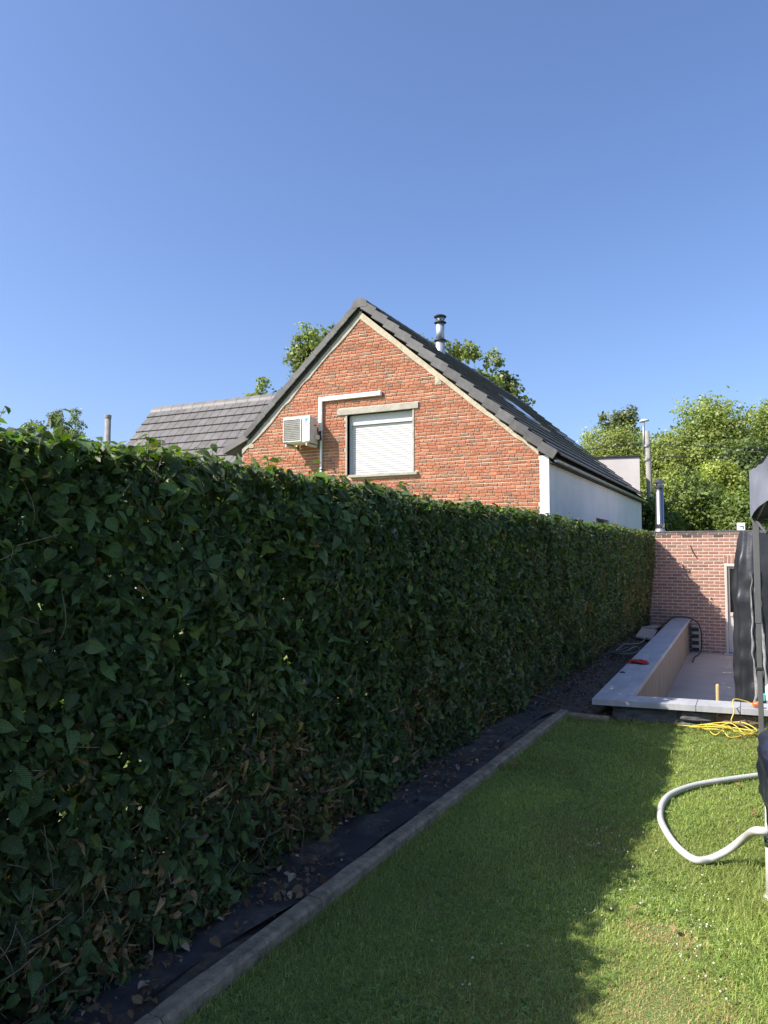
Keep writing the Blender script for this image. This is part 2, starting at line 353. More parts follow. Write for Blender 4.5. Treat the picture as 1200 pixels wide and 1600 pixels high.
# ---- soil bed with weed membrane
def bed_z(x, y, s=3): return 0.012 + 0.018 * float(vnoise(x * 4, y * 4, s)) + 0.012 * float(vnoise(x * 11, y * 11, s + 1))
def kerb_x(y): return -1.94 + 0.0215 * (y - 2.0)
bed = MB().grid(lambda u, v: (lambda y: (lambda x: (x, y, 0.022 + bed_z(x, y)))(-3.3 + u * ((kerb_x(y) if y < 7.6 else left_x(y) + .22) + 3.3)))(-2.5 + v * 20.05), 26, 220)
kind(bed.build('soil_bed', 'soil', smooth=True), 'structure')
mem = MB().grid(lambda u, v: (lambda y: (lambda x: (x, y, 0.048 + .012 * float(vnoise(x * 5, y * 2.2, 8)) + .008 * float(vnoise(x * 14, y * 9, 9)) + .02 * (1 - u) * 0))(-2.62 + .07 * float(vnoise(y * 1.3, 4, 2)) + u * (kerb_x(min(y, 7.6)) - .002 + 2.62 - .05 * (float(vnoise(y * 2, 1, 5)) + 1) * .5 - (.15 if y > 7.6 else 0))))(-1.0 + v * 11.2), 22, 200)
kind(mem.build('weed_membrane', 'membrane', smooth=True), 'structure')
# ---- kerb of concrete edging stones
kerb = thing('kerb', (kerb_x(4), 4, 0), 'row of weathered grey concrete edging stones between lawn and soil strip', 'kerb')
y = -1.0; k = 0
while y < 7.55:
    L = min(1.0, 7.62 - y); b = MB(); n = 14
    def sec(t, s=k):
        yy = y + .003 + t * (L - .006); x0 = kerb_x(yy); j = lambda q: .0035 * float(vnoise(yy * 9, q * 3.1, s + 40))
        return [(x0 + j(1), yy, -.05), (x0 + j(2), yy, .052), (x0 + .014 + j(3), yy, .066 + j(4)), (x0 + .074 + j(5), yy, .064 + j(6)), (x0 + .09 + j(7), yy, .050), (x0 + .092, yy, -.05)]
    vs = [p for i in range(n + 1) for p in sec(i / n)]
    fs = [(i * 6 + q, (i + 1) * 6 + q, (i + 1) * 6 + (q + 1) % 6, i * 6 + (q + 1) % 6) for i in range(n) for q in range(6)]
    fs += [tuple(range(6)), tuple(range(n * 6 + 5, n * 6 - 1, -1))]
    b.add(vs, fs).build('edging_stone', 'kerb', kerb); y += L; k += 1
b = MB(); b.bbox((-1.80, 7.50, -.04), (-1.31, 7.575, .055), .012); b.build('end_stone', 'kerb', kerb)

# ================================================================== HEDGE
HY0, HY1 = -2.2, 17.55
def hedge_x(y, z):
    return -2.30 + (1 - .7 * np.clip((y - 9) / 5, 0, 1)) * (.075 * vnoise(y * 1.1, z * 1.1, 21) + .06 * vnoise(y * 3.3, z * 3.3, 22) + .045 * vnoise(y * 8, z * 8, 23)) + .11 * np.clip((.55 - z) / .55, 0, 1) * np.clip((10 - y) / 4, 0, 1) + .10 * np.exp(-((y - 1.4) / 1.1) ** 2) * np.clip(1 - z, 0, 1) + .024 * np.clip(y - 6, 0, 12) * (.35 + .325 * np.clip(z, 0, 2)) - .10 * np.clip((z - 1.9) / .2, 0, 1) ** 2
def hedge_top(y): return 2.10 + .022 * vnoise(y * .9, 3.3, 31) + .018 * vnoise(y * 3.1, 7, 32)
hedge = thing('hedge', (-2.7, 7.6, 0), 'long tall clipped green hedge in shade along the lawn edge', 'hedge')
def hedge_cols(n, y, z, young=0.0):
    base = np.array([.072, .122, .048]); t = RNG.random((n, 1))
    c = base * (.40 + 1.4 * t ** 1.4) + np.array([.012, .014, -.002]) * RNG.random((n, 1)) ** 2
    c = np.where(RNG.random((n, 1)) < young, np.array([.085, .15, .020]) * (.7 + .7 * t), c)
    c = np.where(RNG.random((n, 1)) < .13, np.array([.145, .20, .052]) * (.6 + .8 * t), c)
    ol = np.clip(.35 * vnoise(y * 1.7, z * 2.1, 53) + .25 * vnoise(y * 5, z * 6, 54) + .03 * (y - 4) - .12 * z + .16, 0, .75)[:, None] * RNG.random((n, 1)) ** .7
    c = c * (1 - ol) + np.array([.19, .155, .068]) * (.5 + .9 * t) * ol
    m = vnoise(y * .9, z * 1.5, 51) * .6 + vnoise(y * 2.6, z * 3.4, 52) * .5 - .55 * (z - .55)
    pb = np.clip((m - .12) * 1.4, 0, .42) + .025
    br = np.array([.36, .24, .13]) * (.35 + 1.15 * RNG.random((n, 1))) + np.array([.03, .012, 0]) * RNG.random((n, 1))
    return np.where((RNG.random(n) < pb)[:, None], br, c)
def front_leaves(n, y0, y1, smin, fine, power=1.0):
    y = y0 + (y1 - y0) * RNG.random(n) ** power; z = .015 + 2.095 * RNG.random(n) ** .97
    d = RNG.exponential(.085, n) - .035
    keep = (z < hedge_top(y)) & (d < .42) & ~((z < .10) & (RNG.random(n) < .25))
    hole = vnoise(y * 6.5, z * 6.5, 24) + .6 * vnoise(y * 14, z * 14, 25)
    keep &= ~((hole > .80) & (d < .10)) & ~((hole > .5) & (d < .04) & (RNG.random(n) < .6))
    y, z, d = y[keep], z[keep], d[keep]; n = len(y)
    pos = np.stack([hedge_x(y, z) - d, y, z], 1)
    # the surface bulges in soft tufts: the leaves follow them
    e = .04; gy = (hedge_x(y + e, z) - hedge_x(y - e, z)) / (2 * e); gz = (hedge_x(y, z + e) - hedge_x(y, z - e)) / (2 * e)
    nr = np.stack([np.ones(n), -gy * 1.1 + RNG.normal(0, .85, n), -gz * 1.1 + .35 + RNG.normal(0, .8, n)], 1)
    tip = np.stack([.35 + RNG.normal(0, .45, n), RNG.normal(0, .9, n), -.45 + RNG.normal(0, .75, n)], 1)
    s = smin * np.exp(RNG.normal(0, .33, n)); s = np.minimum(s, .085); S = np.stack([s * RNG.uniform(.7, 1.25, n), s, s * RNG.uniform(.3, 2.4, n) * RNG.choice([1, 1, 1, -1], n)], 1)
    c = hedge_cols(n, y, z); dead = c[:, 0] > c[:, 1]; S[dead] *= np.array([.55, .8, 2.2]) * RNG.uniform(.7, 1.1, (dead.sum(), 1))
    return pos, frames(nr, tip), S, c, d
pA, rA, sA, cA, dA = front_leaves(66000, .6, 6.0, .0445, True)
# the 300 leaves that show largest stand as parts of their own
px = np.array([project(p)[:3] for p in pA]); vis = (px[:, 0] > 8) & (px[:, 0] < 1190) & (px[:, 1] > 0) & (px[:, 1] < 1590) & (dA < .0)
size = np.where(vis, sA[:, 1] * sA[:, 0] / px[:, 2] ** 2, 0); big = np.argsort(-size)[:300]; rest = np.ones(len(pA), bool); rest[big] = False
LT, LTR, LUV = LEAF_F
skin = rest & (dA < .03) & (pA[:, 1] < 4.6); deep = rest & ~skin
kind(scatter('foliage', LT, LTR, pA[skin], rA[skin], sA[skin], cA[skin], 'leaf', LUV, hedge, True), 'stuff')
kind(scatter('foliage', LEAF_C[0], LEAF_C[1], pA[deep], rA[deep], sA[deep], cA[deep], 'leaf', LEAF_C[2], hedge, True), 'stuff')
lm = []
for i in range(14):
    me = bpy.data.meshes.new('leaf'); me.from_pydata([tuple(p) for p in LT], [], [tuple(q) for q in LTR]); me.materials.append(M['leaf']); me.shade_smooth()
    a = me.attributes.new('col', 'FLOAT_COLOR', 'POINT'); c = np.ones((len(LT), 4), np.float32); c[:, :3] = cA[big[i * 5]]; a.data.foreach_set('color', c.ravel())
    b = me.attributes.new('luv', 'FLOAT_VECTOR', 'POINT'); u = np.zeros((len(LT), 3), np.float32); u[:, :2] = LUV; b.data.foreach_set('vector', u.ravel()); lm.append(me)
for q, i in enumerate(big):
    m4 = Matrix(((rA[i] * sA[i][None, :]).tolist())).to_4x4(); m4.translation = Vector(pA[i].tolist()); put('leaf', lm[q % 14], hedge, m4)
LT2, LTR2, LUV2 = LEAF_C
pB, rB, sB, cB, dB = front_leaves(54000, 6.0, 12.0, .044, False)
kind(scatter('foliage', LT2, LTR2, pB, rB, sB, cB, 'leaf', LUV2, hedge, True), 'stuff')
pB, rB, sB, cB, dB = front_leaves(42000, 12.0, HY1, .046, False)
kind(scatter('foliage', LT2, LTR2, pB, rB, sB, cB, 'leaf', LUV2, hedge, True), 'stuff')
pB, rB, sB, cB, dB = front_leaves(4500, HY0, .6, .085, False)
kind(scatter('foliage', LT2, LTR2, pB, rB, sB, cB, 'leaf', LUV2, hedge, True), 'stuff')
# clipped top with young shoots catching the sun
n = 26000; y = HY0 + (HY1 - HY0) * RNG.random(n) ** 1.15; x = -3.1 + (.80 + .024 * np.clip(y - 6, 0, 12)) * RNG.random(n)
z = hedge_top(y) + .03 * vnoise(x * 6, y * 6, 33) - np.abs(RNG.normal(0, .05, n))
pos = np.stack([x + .08 * vnoise(y * 3.3, z * 3, 22), y, z], 1)
sh = RNG.random(n) < .02; pos[sh, 2] += RNG.uniform(.0, .03, sh.sum())
nr = np.stack([RNG.normal(.15, .5, n), RNG.normal(0, .5, n), np.full(n, .8)], 1); tip = RNG.normal(0, 1, (n, 3)); tip[:, 2] = RNG.normal(.15, .5, n)
s = .050 * np.exp(RNG.normal(0, .3, n)) * np.where(y > 7, 1.1, 1)
kind(scatter('top_foliage', LT2, LTR2, pos, frames(nr, tip), np.stack([s, s, s], 1), hedge_cols(n, y, np.full(n, 2.0), .45), 'leaf', LUV2, hedge, True), 'stuff')
# young shoots standing out of the clipped top
stm = MB(); sp_, sr_, ss_, sc_ = [], [], [], []
for i in range(150):
    yy = .7 + 12 * random.random() ** 1.5; xx = random.uniform(-2.75, -2.30); z0 = float(hedge_top(yy)) - .08; L = random.uniform(.08, .20); a = random.uniform(0, 6.28); le = random.uniform(.1, .6)
    pp = spline([(xx, yy, z0), (xx + .3 * L * le * math.cos(a), yy + .3 * L * le * math.sin(a), z0 + L * .5), (xx + L * le * math.cos(a), yy + L * le * math.sin(a), z0 + L)], 3); stm.tube(pp, [.0022 - .0002 * q for q in range(7)], 4)
    for q in range(1, 7):
        b_ = a + 2.4 * q; sp_.append(tuple(pp[q])); sr_.append(((math.cos(b_) * .3, math.sin(b_) * .3, 1), (math.cos(b_), math.sin(b_), .25))); ss_.append(random.uniform(.035, .065)); sc_.append(random.choice(((.09, .16, .022), (.065, .12, .022), (.12, .18, .03))))
sr_ = np.array(sr_); ss_ = np.array(ss_)
kind(scatter('shoot_leaves', LT2, LTR2, np.array(sp_), frames(sr_[:, 0] + RNG.normal(0, .3, sr_[:, 0].shape), sr_[:, 1]), np.stack([ss_] * 3, 1), np.array(sc_), 'leaf', LUV2, hedge, True), 'stuff')
kind(stm.build('shoots', 'twig', hedge), 'stuff')
# inside and far side
n = 30000; y = RNG.uniform(HY0, HY1, n); z = RNG.uniform(.03, 2.06, n); x = np.where(RNG.random(n) < .5, RNG.uniform(-3.15, -2.98, n), RNG.uniform(-2.95, -2.55, n))
s = .118 * np.exp(RNG.normal(0, .2, n)); nr = RNG.normal(0, .6, (n, 3)); nr[:, 0] -= .6
IT = [(0, 0, 0), (.38, .45, .05), (0, 1, -.15), (-.38, .45, .05)]; ITF = [(0, 1, 3), (1, 2, 3)]; IUV = [(0, 0), (.38, .45), (0, 1), (-.38, .45)]
kind(scatter('inner_foliage', IT, ITF, np.stack([x, y, z], 1), frames(nr, RNG.normal(0, 1, (n, 3))), np.stack([s, s, s], 1), hedge_cols(n, y, z), 'leaf', IUV, hedge), 'stuff')
# stems and twigs
stem_meshes = []
for i in range(5):
    h = 1.5 + .3 * random.random(); pts = [(.03 * random.uniform(-1, 1) * k, .05 * random.uniform(-1, 1) * k, h * k / 5) for k in range(6)]
    b = MB().tube(spline(pts, 3), [.02 * (1 - .7 * k / 15) for k in range(16)], 6)
    for q in range(7):
        z0 = .1 + .2 * q; a = random.uniform(0, 6.28); L = random.uniform(.2, .4)
        b.tube([(0, 0, z0), (L * .5 * math.cos(a), L * .5 * math.sin(a), z0 + .06), (L * math.cos(a), L * math.sin(a), z0 + .16)], [.008, .005, .002], 5)
    stem_meshes.append(b.mesh('stem', 'bark', True))
for i in range(58):
    put('stem', stem_meshes[i % 5], hedge, Matrix.Translation((-2.66 + random.uniform(-.06, .06), HY0 + .3 + i * .335, 0)) @ Matrix.Rotation(random.uniform(0, 6), 4, 'Z'))
tw = MB()
for i in range(760):
    yy = .8 + 9 * random.random() ** 1.6; zz = random.uniform(.08, 2.0) if random.random() < .5 else random.uniform(.05, .5)
    x0 = float(hedge_x(yy, zz)); a = random.uniform(-1.4, 1.4); L = random.uniform(.10, .34); dy, dz = math.sin(a) * L, math.cos(a) * L * random.choice((1, 1, -1))
    tw.tube(spline([(x0 - .10, yy, zz), (x0 + random.uniform(-.02, .02), yy + dy * .5 + random.uniform(-.03, .03), zz + dz * .5), (x0 + random.uniform(-.03, .05), yy + dy, zz + dz)], 4), [.0022] * 4 + [.0018] * 4 + [.001], 4)
kind(tw.build('twigs', 'twig', hedge), 'stuff')

# ================================================================== BRICK HOUSE
GY = 14.6; AX = -7.9; AZ = 7.12; KR, KL = .852, .893
house = thing('brick_house', (-7.5, 21, 0), 'old red brick gabled house with dark tiled roof and white rendered side wall', 'house')
WX0, WX1, WZ0, WZ1 = -8.275, -6.635, 3.41, 4.80
XR, XL = -3.82, -11.25
def wl(z): return max(XL, AX - (AZ - z) / KL)
def wr(z): return min(XR, AX + (AZ - z) / KR)
zl, zr = AZ - KL * (AX - XL), AZ - KR * (XR - AX)
wall = MB()
wall.prism([(XL, 0), (WX0, 0), (WX0, AZ - KL * (AX - WX0)), (XL, zl)], GY, GY + .3)
wall.prism([(WX1, 0), (XR, 0), (XR, zr), (WX1, AZ - KR * (WX1 - AX))], GY, GY + .3)
wall.prism([(WX0, 0), (WX1, 0), (WX1, WZ0), (WX0, WZ0)], GY, GY + .3)
wall.prism([(WX0, WZ1), (WX1, WZ1), (WX1, AZ - KR * (WX1 - AX)), (AX, AZ), (WX0, AZ - KL * (AX - WX0))], GY, GY + .3)
gable = wall.build('gable_wall', 'mortar', house)
def brick_template(seed, rough=.10):
    rnd = random.Random(seed); j = lambda a: rnd.uniform(-a, a)
    vs = [(-.5, .5, -.5), (.5, .5, -.5), (.5, .5, .5), (-.5, .5, .5)]
    vs += [(x + j(.02), -.1, z + j(rough)) for x, z in ((-.5, -.5), (.5, -.5), (.5, .5), (-.5, .5))]
    vs += [(x + j(.015), -.5 + j(.12), z + j(rough * .7)) for x, z in ((-.47, -.40), (.47, -.40), (.47, .40), (-.47, .40))]
    fs = [(0, 1, 5, 4), (1, 2, 6, 5), (2, 3, 7, 6), (3, 0, 4, 7), (4, 5, 9, 8), (5, 6, 10, 9), (6, 7, 11, 10), (7, 4, 8, 11), (8, 9, 10, 11)]
    return vs, [(f[0], f[1], f[2]) for f in fs] + [(f[0], f[2], f[3]) for f in fs]
def lay_bricks(bricks, parent, mat, palette, yc, depth, rough, seed0, weather=1e9):
    """bricks: (xc, zc, w, h) on a wall facing -y; the 300 that show largest are objects, the rest one mesh"""
    tmpl = [brick_template(seed0 + i, rough) for i in range(6)]
    rnd = random.Random(seed0)
    sz = []
    for (x, z, w, h) in bricks:
        a, b, D = project((x, yc, z)); sz.append(w * h / D ** 2 if (0 < a < 1190 and z > 2.5 or parent.name.startswith('front_wall')) else 0)
    order = np.argsort(-np.array(sz)); mine = set(order[:300].tolist())
    meshes = []
    for i in range(24):
        vs, fs = tmpl[i % 6]; me = bpy.data.meshes.new('brick'); me.from_pydata(vs, [], fs); me.materials.append(M[mat])
        a = me.attributes.new('col', 'FLOAT_COLOR', 'POINT'); c = np.ones((len(vs), 4), np.float32); c[:, :3] = palette(rnd); a.data.foreach_set('color', c.ravel()); meshes.append(me)
    dark = []
    for i in range(8):
        me = meshes[i].copy(); c = np.ones((12, 4), np.float32); c[:, :3] = Vector((.13, .10, .085)) * rnd.uniform(.6, 1.5); me.attributes['col'].data.foreach_set('color', c.ravel()); dark.append(me)
    others = [[] for _ in range(6)]
    for i, (x, z, w, h) in enumerate(bricks):
        if i in mine:
            put('brick', rnd.choice(dark if z + rnd.uniform(-.06, .03) > weather else meshes), parent, Matrix.Translation((x, yc, z)) @ Matrix.Rotation(rnd.uniform(-.012, .012), 4, 'Y') @ Matrix.Diagonal((w, depth, h, 1)))
        else: others[rnd.randrange(6)].append((x, z, w, h))
    P, Rr, S, Cc_ = [], [], [], []
    for k in range(6):
        if not others[k]: continue
        a = np.array(others[k]); n = len(a); pos = np.stack([a[:, 0], np.full(n, yc), a[:, 1]], 1); th = RNG.uniform(-.012, .012, n)
        R = np.zeros((n, 3, 3)); R[:, 0, 0] = R[:, 2, 2] = np.cos(th); R[:, 0, 2] = np.sin(th); R[:, 2, 0] = -np.sin(th); R[:, 1, 1] = 1
        P.append((tmpl[k], pos, R, np.stack([a[:, 2], np.full(n, depth), a[:, 3]], 1), np.array([(Vector((.13, .10, .085)) * rnd.uniform(.6, 1.5))[:] if q[1] + rnd.uniform(-.06, .03) > weather else palette(rnd) for q in others[k]])))
    # one joined mesh for all the remaining ones
    vv, ff, cc = [], [], []; base = 0
    for (tv, tf), pos, R, S, c in P:
        T = np.array(tv); v = np.einsum('nij,nvj->nvi', R, T[None] * S[:, None, :]) + pos[:, None, :]
        vv.append(v.reshape(-1, 3)); ff.append((np.array(tf)[None] + base + (np.arange(len(pos)) * len(T))[:, None, None]).reshape(-1, 3)); cc.append(np.repeat(c, len(T), 0)); base += len(pos) * len(T)
    if vv:
        mb = MB(); mb.v = [tuple(p) for p in np.concatenate(vv)]; mb.f = [tuple(int(i) for i in q) for q in np.concatenate(ff)]
        kind(mb.build('bricks', mat, parent, col=np.concatenate(cc)), 'stuff')
def old_palette(r):
    c = Vector((.37, .138, .080)); t = r.random()
    if t < .11: c = Vector((.26, .135, .09))
    elif t < .26: c = Vector((.41, .172, .098))
    elif t < .30: c = Vector((.29, .175, .12))
    return tuple(c * r.uniform(.84, 1.14))
bricks = []; CH = .0722; row = 0; z = 2.16
while z < AZ - .1:
    x0, x1 = wl(z + CH * .5) + .02, wr(z + CH * .5) - .02
    spans = [(x0, x1)]
    if WZ0 - .10 < z + CH * .5 < WZ1 + .17:
        a_, b_ = (WX0 - .05, WX1 + .05) if z < WZ1 - .05 else (-8.53, -6.48)
        if WZ0 - .10 < z < WZ0 + .0: a_, b_ = WX0 - .0, -6.50
        spans = [(x0, a_), (b_, x1)]
    for s0, s1 in spans:
        x = s0 - random.uniform(0, .10); first = True
        while x < s1 - .03:
            w = (.178 if random.random() < .62 else .088) + random.uniform(-.008, .010); a_, b_ = max(x, s0), min(x + w, s1)
            if b_ - a_ > .035: bricks.append(((a_ + b_) / 2, z + CH / 2 + .006 * math.sin(x * 1.3 + row), b_ - a_, CH - .0165 + random.uniform(-.004, .003)))
            x += w + .0125 + random.uniform(-.003, .004)
    z += CH; row += 1
lay_bricks(bricks, gable, 'brick_old', old_palette, GY - .002, .022, .075, 100)
# cement fillets under the verges, lintel, sill, reveal
def along(xa, za, xb, zb, n, off=.0):
    return [(xa + (xb - xa) * i / n, za + (zb - za) * i / n) for i in range(n + 1)]
rim = MB(); pr = along(AX - .05, AZ - .00, XR - .02, AZ - KR * (XR - AX) - .0, 26)
for i in range(26):
    (xa, za), (xb, zb) = pr[i], pr[i + 1]; t0, t1 = (.12 - .10 * i / 26 + .03 * float(vnoise(i * .7, 1, 61)), .12 - .10 * (i + 1) / 26 + .03 * float(vnoise((i + 1) * .7, 1, 61)))
    rim.prism([(xa, za - t0), (xb, zb - t1), (xb, zb + .06), (xa, za + .06)], GY - .035, GY)
rim.build('verge_mortar', 'fillet', gable)
rim = MB(); pl = along(AX, AZ, XL, zl, 24)
for i in range(24):
    (xa, za), (xb, zb) = pl[i], pl[i + 1]; t = .10 + .04 * float(vnoise(i * .8, 2, 62)); t1 = .10 + .04 * float(vnoise((i + 1) * .8, 2, 62))
    rim.prism([(xa, za + .06), (xb, zb + .06), (xb, zb - t1), (xa, za - t)], GY - .03, GY)
rim.build('verge_mortar', 'cement', gable)
for (hx, hz, r) in ((-6.02, 5.36, .07), (-11.0, 4.32, .09), (-10.55, 4.75, .05)):
    b = MB().grid(lambda u, v: (hx + r * (u - .5) * 2 * (1 + .2 * math.sin(9 * v)), GY - .022 - .012 * math.sin(3.14 * u) * math.sin(3.14 * v), hz + r * 1.2 * (v - .5) * 2), 4, 4); b.build('mortar_patch', 'fillet', gable)
win = MB(); th = .045
window = thing('window', (-7.45, GY, WZ0), '', 'x'); del window['category']; window.parent = house; window.matrix_parent_inverse = parent_inv(house); tag(window, 'window opening with closed white roller shutter under concrete lintel')
MB().bbox((WX0 - th, GY - .022, WZ0), (WX0, GY + .20, WZ1), .004).build('jamb', 'cement', window); MB().bbox((WX1, GY - .022, WZ0), (WX1 + th, GY + .20, WZ1), .004).build('jamb', 'cement', window)
MB().bbox((-8.53, GY - .045, WZ1), (-6.48, GY + .25, WZ1 + .145), .008).build('lintel', 'cement', window)
MB().bbox((-8.20, GY - .085, WZ0 - .065), (-6.50, GY + .2, WZ0), .008).build('sill', 'cement', window)
MB().bbox((WX0, GY + .09, WZ1 - .24), (WX1, GY + .22, WZ1 - .002), .006).build('shutter_box', 'slat', window)
gr = MB(); gr.box((WX0, GY + .10, WZ0), (WX0 + .05, GY + .17, WZ1 - .24)); gr.box((WX1 - .05, GY + .10, WZ0), (WX1, GY + .17, WZ1 - .24)); gr.build('guide_rail', 'slat', window)
ns = 22; hs = (WZ1 - .24 - WZ0 - .01) / ns
sm = MB().grid(lambda u, v: (WX0 + .05 + u * (WX1 - WX0 - .10), (.014 if v > .87 or v < .03 else -.004 * math.sin(math.pi * v)), v * hs), 1, 14).mesh('slat', 'slat')
for i in range(ns): put('slat', sm, window, Matrix.Translation((0, GY + .135, WZ0 + .008 + i * hs)))
MB().box((-7.55, GY + .10, WZ0 + .005), (-7.40, GY + .13, WZ0 + .03)).build('shutter_stop', 'dark', window)
MB().box((WX0 - .02, GY + .23, WZ0 - .02), (WX1 + .02, GY + .26, WZ1)).build('backing', 'dark', window)
# white rendered side wall with its return on the gable
RX = -3.63; ZE = 3.60; HEND = 28.3
rw = MB(); nw = [(GY - .03, 0), (19.4, 0), (19.4, 2.05), (21.25, 2.05), (21.25, 0), (HEND, 0), (HEND, ZE), (GY - .03, ZE)]
rw.box((XR, GY - .03, 0), (RX, 19.4, ZE)); rw.box((XR, 19.4, 0), (RX, 21.25, 2.0)); rw.box((XR, 19.4, 2.545), (RX, 21.25, ZE)); rw.box((XR, 21.25, 0), (RX, HEND, ZE))
rend = rw.build('rendered_wall', 'render', house); tag(rend, 'white rendered side wall in shade')
MB().box((XR + .02, 19.38, 1.98), (XR + .04, 21.27, 2.56)).build('small_window', 'glass', rend)
bk = MB(); bk.prism([(XL, 0), (RX, 0), (RX, ZE), (AX, 7.1), (XL, zl)], HEND - .25, HEND); bk.build('rear_wall', 'render', house)
MB().box((XL, GY + .3, 0), (XL + .25, HEND - .25, zl)).build('back_wall', 'render', house)
# roof: slabs under, tiles over
EX = -3.50; RZ = 7.36; angR = math.atan(.862)
roof = MB().add([(AX, GY - .02, RZ - .03), (EX, GY - .02, RZ - .03 - .862 * (EX - AX)), (EX, HEND + .1, RZ - .03 - .862 * (EX - AX)), (AX, HEND + .1, RZ - .03),
                 (AX, GY - .02, RZ - .15), (EX - .02, GY - .02, RZ - .15 - .862 * (EX - AX)), (EX - .02, HEND + .1, RZ - .15 - .862 * (EX - AX)), (AX, HEND + .1, RZ - .15)],
                [(0, 1, 2, 3), (7, 6, 5, 4), (0, 4, 5, 1), (1, 5, 6, 2), (2, 6, 7, 3)]).build('roof', 'roof_under', house)
b = MB().prism([(AX, RZ - .02), (AX, RZ - .16), (-11.05, RZ - .16 - .893 * 3.15), (-11.75, 4.10), (-11.78, 4.20), (-11.05, RZ - .02 - .893 * 3.15)], GY - .02, HEND + .1); b.build('left_slope', 'tile', roof, col=(1, 1, 1))
def tile_mesh(w, L, th, mat, tint, lip=.0):
    b = MB(); b.bbox((0, -L, 0), (w, 0, th), .006); return b.mesh('tile', mat, col=(tint, tint, tint))
gaug = .385; nrow = 15; tms = [tile_mesh(.296, gaug + .05, .034, 'tile', .75 + .09 * i) for i in range(6)]
# local frame of the right slope: x along +Y (the eaves line), y up the slope, z out
up = Vector((-math.cos(angR), 0, math.sin(angR))); outn = Vector((math.sin(angR), 0, math.cos(angR)))
tilt = .105
yv = (up * math.cos(tilt) - outn * math.sin(tilt)).normalized(); xv = Vector((0, 1, 0)); zv = xv.cross(yv)
RM = Matrix((xv, yv, zv)).transposed().to_4x4()
RM_ok = zv.dot(outn) > 0
ncol = 46; far = []
for c in range(ncol):
    for r_ in range(nrow):
        top = Vector((AX, GY + .08 + c * .2975, RZ - .012)) - up * (.02 + r_ * gaug)
        low = top
        if 19.2 < low.y < 20.8 and 5 < r_ < 9: continue
        mt = Matrix.Translation(low + outn * .035) @ RM
        if c < 20: put('tile', random.choice(tms), roof, mt)
        else: far.append(mt)
fb = MB(); fc = []
for mt in far:
    n0 = len(fb.v); fb.bbox((0, -gaug - .05, 0), (.296, 0, .034), .006, mt); fc += [[random.uniform(.75, 1.2)] * 3] * (len(fb.v) - n0)
kind(fb.build('tiles', 'tile', roof, col=np.array(fc)), 'stuff')
# roof light
rl = Vector((AX, 20.0, RZ + .06)) - up * 2.75
fm = Matrix((Vector((0, 1, 0)), up, Vector((0, 1, 0)).cross(up))).transposed().to_4x4(); fm.translation = rl
if (Vector((0, 1, 0)).cross(up)).dot(outn) < 0: fm = fm @ Matrix.Diagonal((1, 1, -1, 1))
sky_l = MB().bbox((-.72, -.55, -.05), (.72, .55, .05), .02, fm).build('roof_light', 'zinc', roof)
MB().box((-.58, -.42, .05), (.58, .42, .056), fm).build('pane', 'glass', sky_l)
# verge tiles: flange down the gable, lapped like the tiles
def verge(side, k_, n, x_end, L):
    ang = math.atan(k_); upv = Vector((-side * math.cos(ang), 0, math.sin(ang))); on = Vector((side * math.sin(ang), 0, math.cos(ang)))
    tl = .13 if side > 0 else .03; yv = (upv * math.cos(tl) - on * math.sin(tl)); zv = (on * math.cos(tl) + upv * math.sin(tl)); xv = Vector((0, 1, 0))
    Mx = Matrix((xv, yv, zv)).transposed().to_4x4()
    ms = []
    for i in range(4):
        b = MB(); b.bbox((-.125, -L - .02, -.165 if side > 0 else -.115), (-.088, -.01, .034), .008); b.bbox((-.087, -L - .02, .002), (.12, -.01, .033), .008)
        t = .95 + .14 * i; ms.append(b.mesh('verge_tile', 'tile', col=(t, t, t)))
    for i in range(n):
        p = Vector((AX + side * .02, GY, RZ)) - upv * (.06 + i * L) + on * .03
        put('verge_tile', random.choice(ms), roof, Matrix.Translation(p) @ Mx)
verge(1, .862, 15, EX, .381); verge(-1, .893, 11, -11.1, .382)
fl = MB(); fl.prism([(-11.02, 4.62), (-11.02, 4.42), (-11.78, 4.10), (-11.80, 4.24)], GY - .10, GY - .03); fl.build('flared_verge', 'tile_wing', roof, col=(1.1, 1.1, 1.1))
for i in range(34):
    yy = GY - .13 + i * .415; b = MB()
    if yy > HEND: break
    m = Matrix.Translation((AX, yy, RZ - .01)); n = 9
    prof = [(.17 * math.cos(a), .10 * math.sin(a) - .035) for a in [math.pi * q / (n - 1) for q in range(n)]]
    prof = [(.185, -.13)] + prof + [(-.185, -.13)]
    vs = []; 
    for (yy2, sc) in ((0, 1.06), (.44, .97)): vs += [m @ Vector((px_ * sc, yy2, pz * sc + .02)) for px_, pz in prof]
    L2 = len(prof); b.add(vs, [(q, q + 1, q + 1 + L2, q + L2) for q in range(L2 - 1)] + [tuple(range(L2 - 1, -1, -1)), tuple(range(L2, 2 * L2))])
    b.build('ridge_tile', 'tile', roof, col=(1.05, 1.05, 1.05))
# gutter
gt = MB(); zg = RZ - .862 * (EX - AX) - .07
prof = [(.045 * math.cos(a), .05 * math.sin(a)) for a in [math.pi + math.pi * q / 8 for q in range(9)]]
vs = [(EX + .02 + a, yy, zg + b_) for yy in (GY - .06, HEND + .1) for a, b_ in prof]
gt.add(vs, [(q, q + 9, q + 10, q + 1) for q in range(8)] + [tuple(range(9)), tuple(range(17, 8, -1))]); gt.build('gutter', 'zinc', roof)
MB().box((RX, GY - .02, zg - .06), (EX, HEND, zg + .02)).build('soffit', 'roof_under', roof)
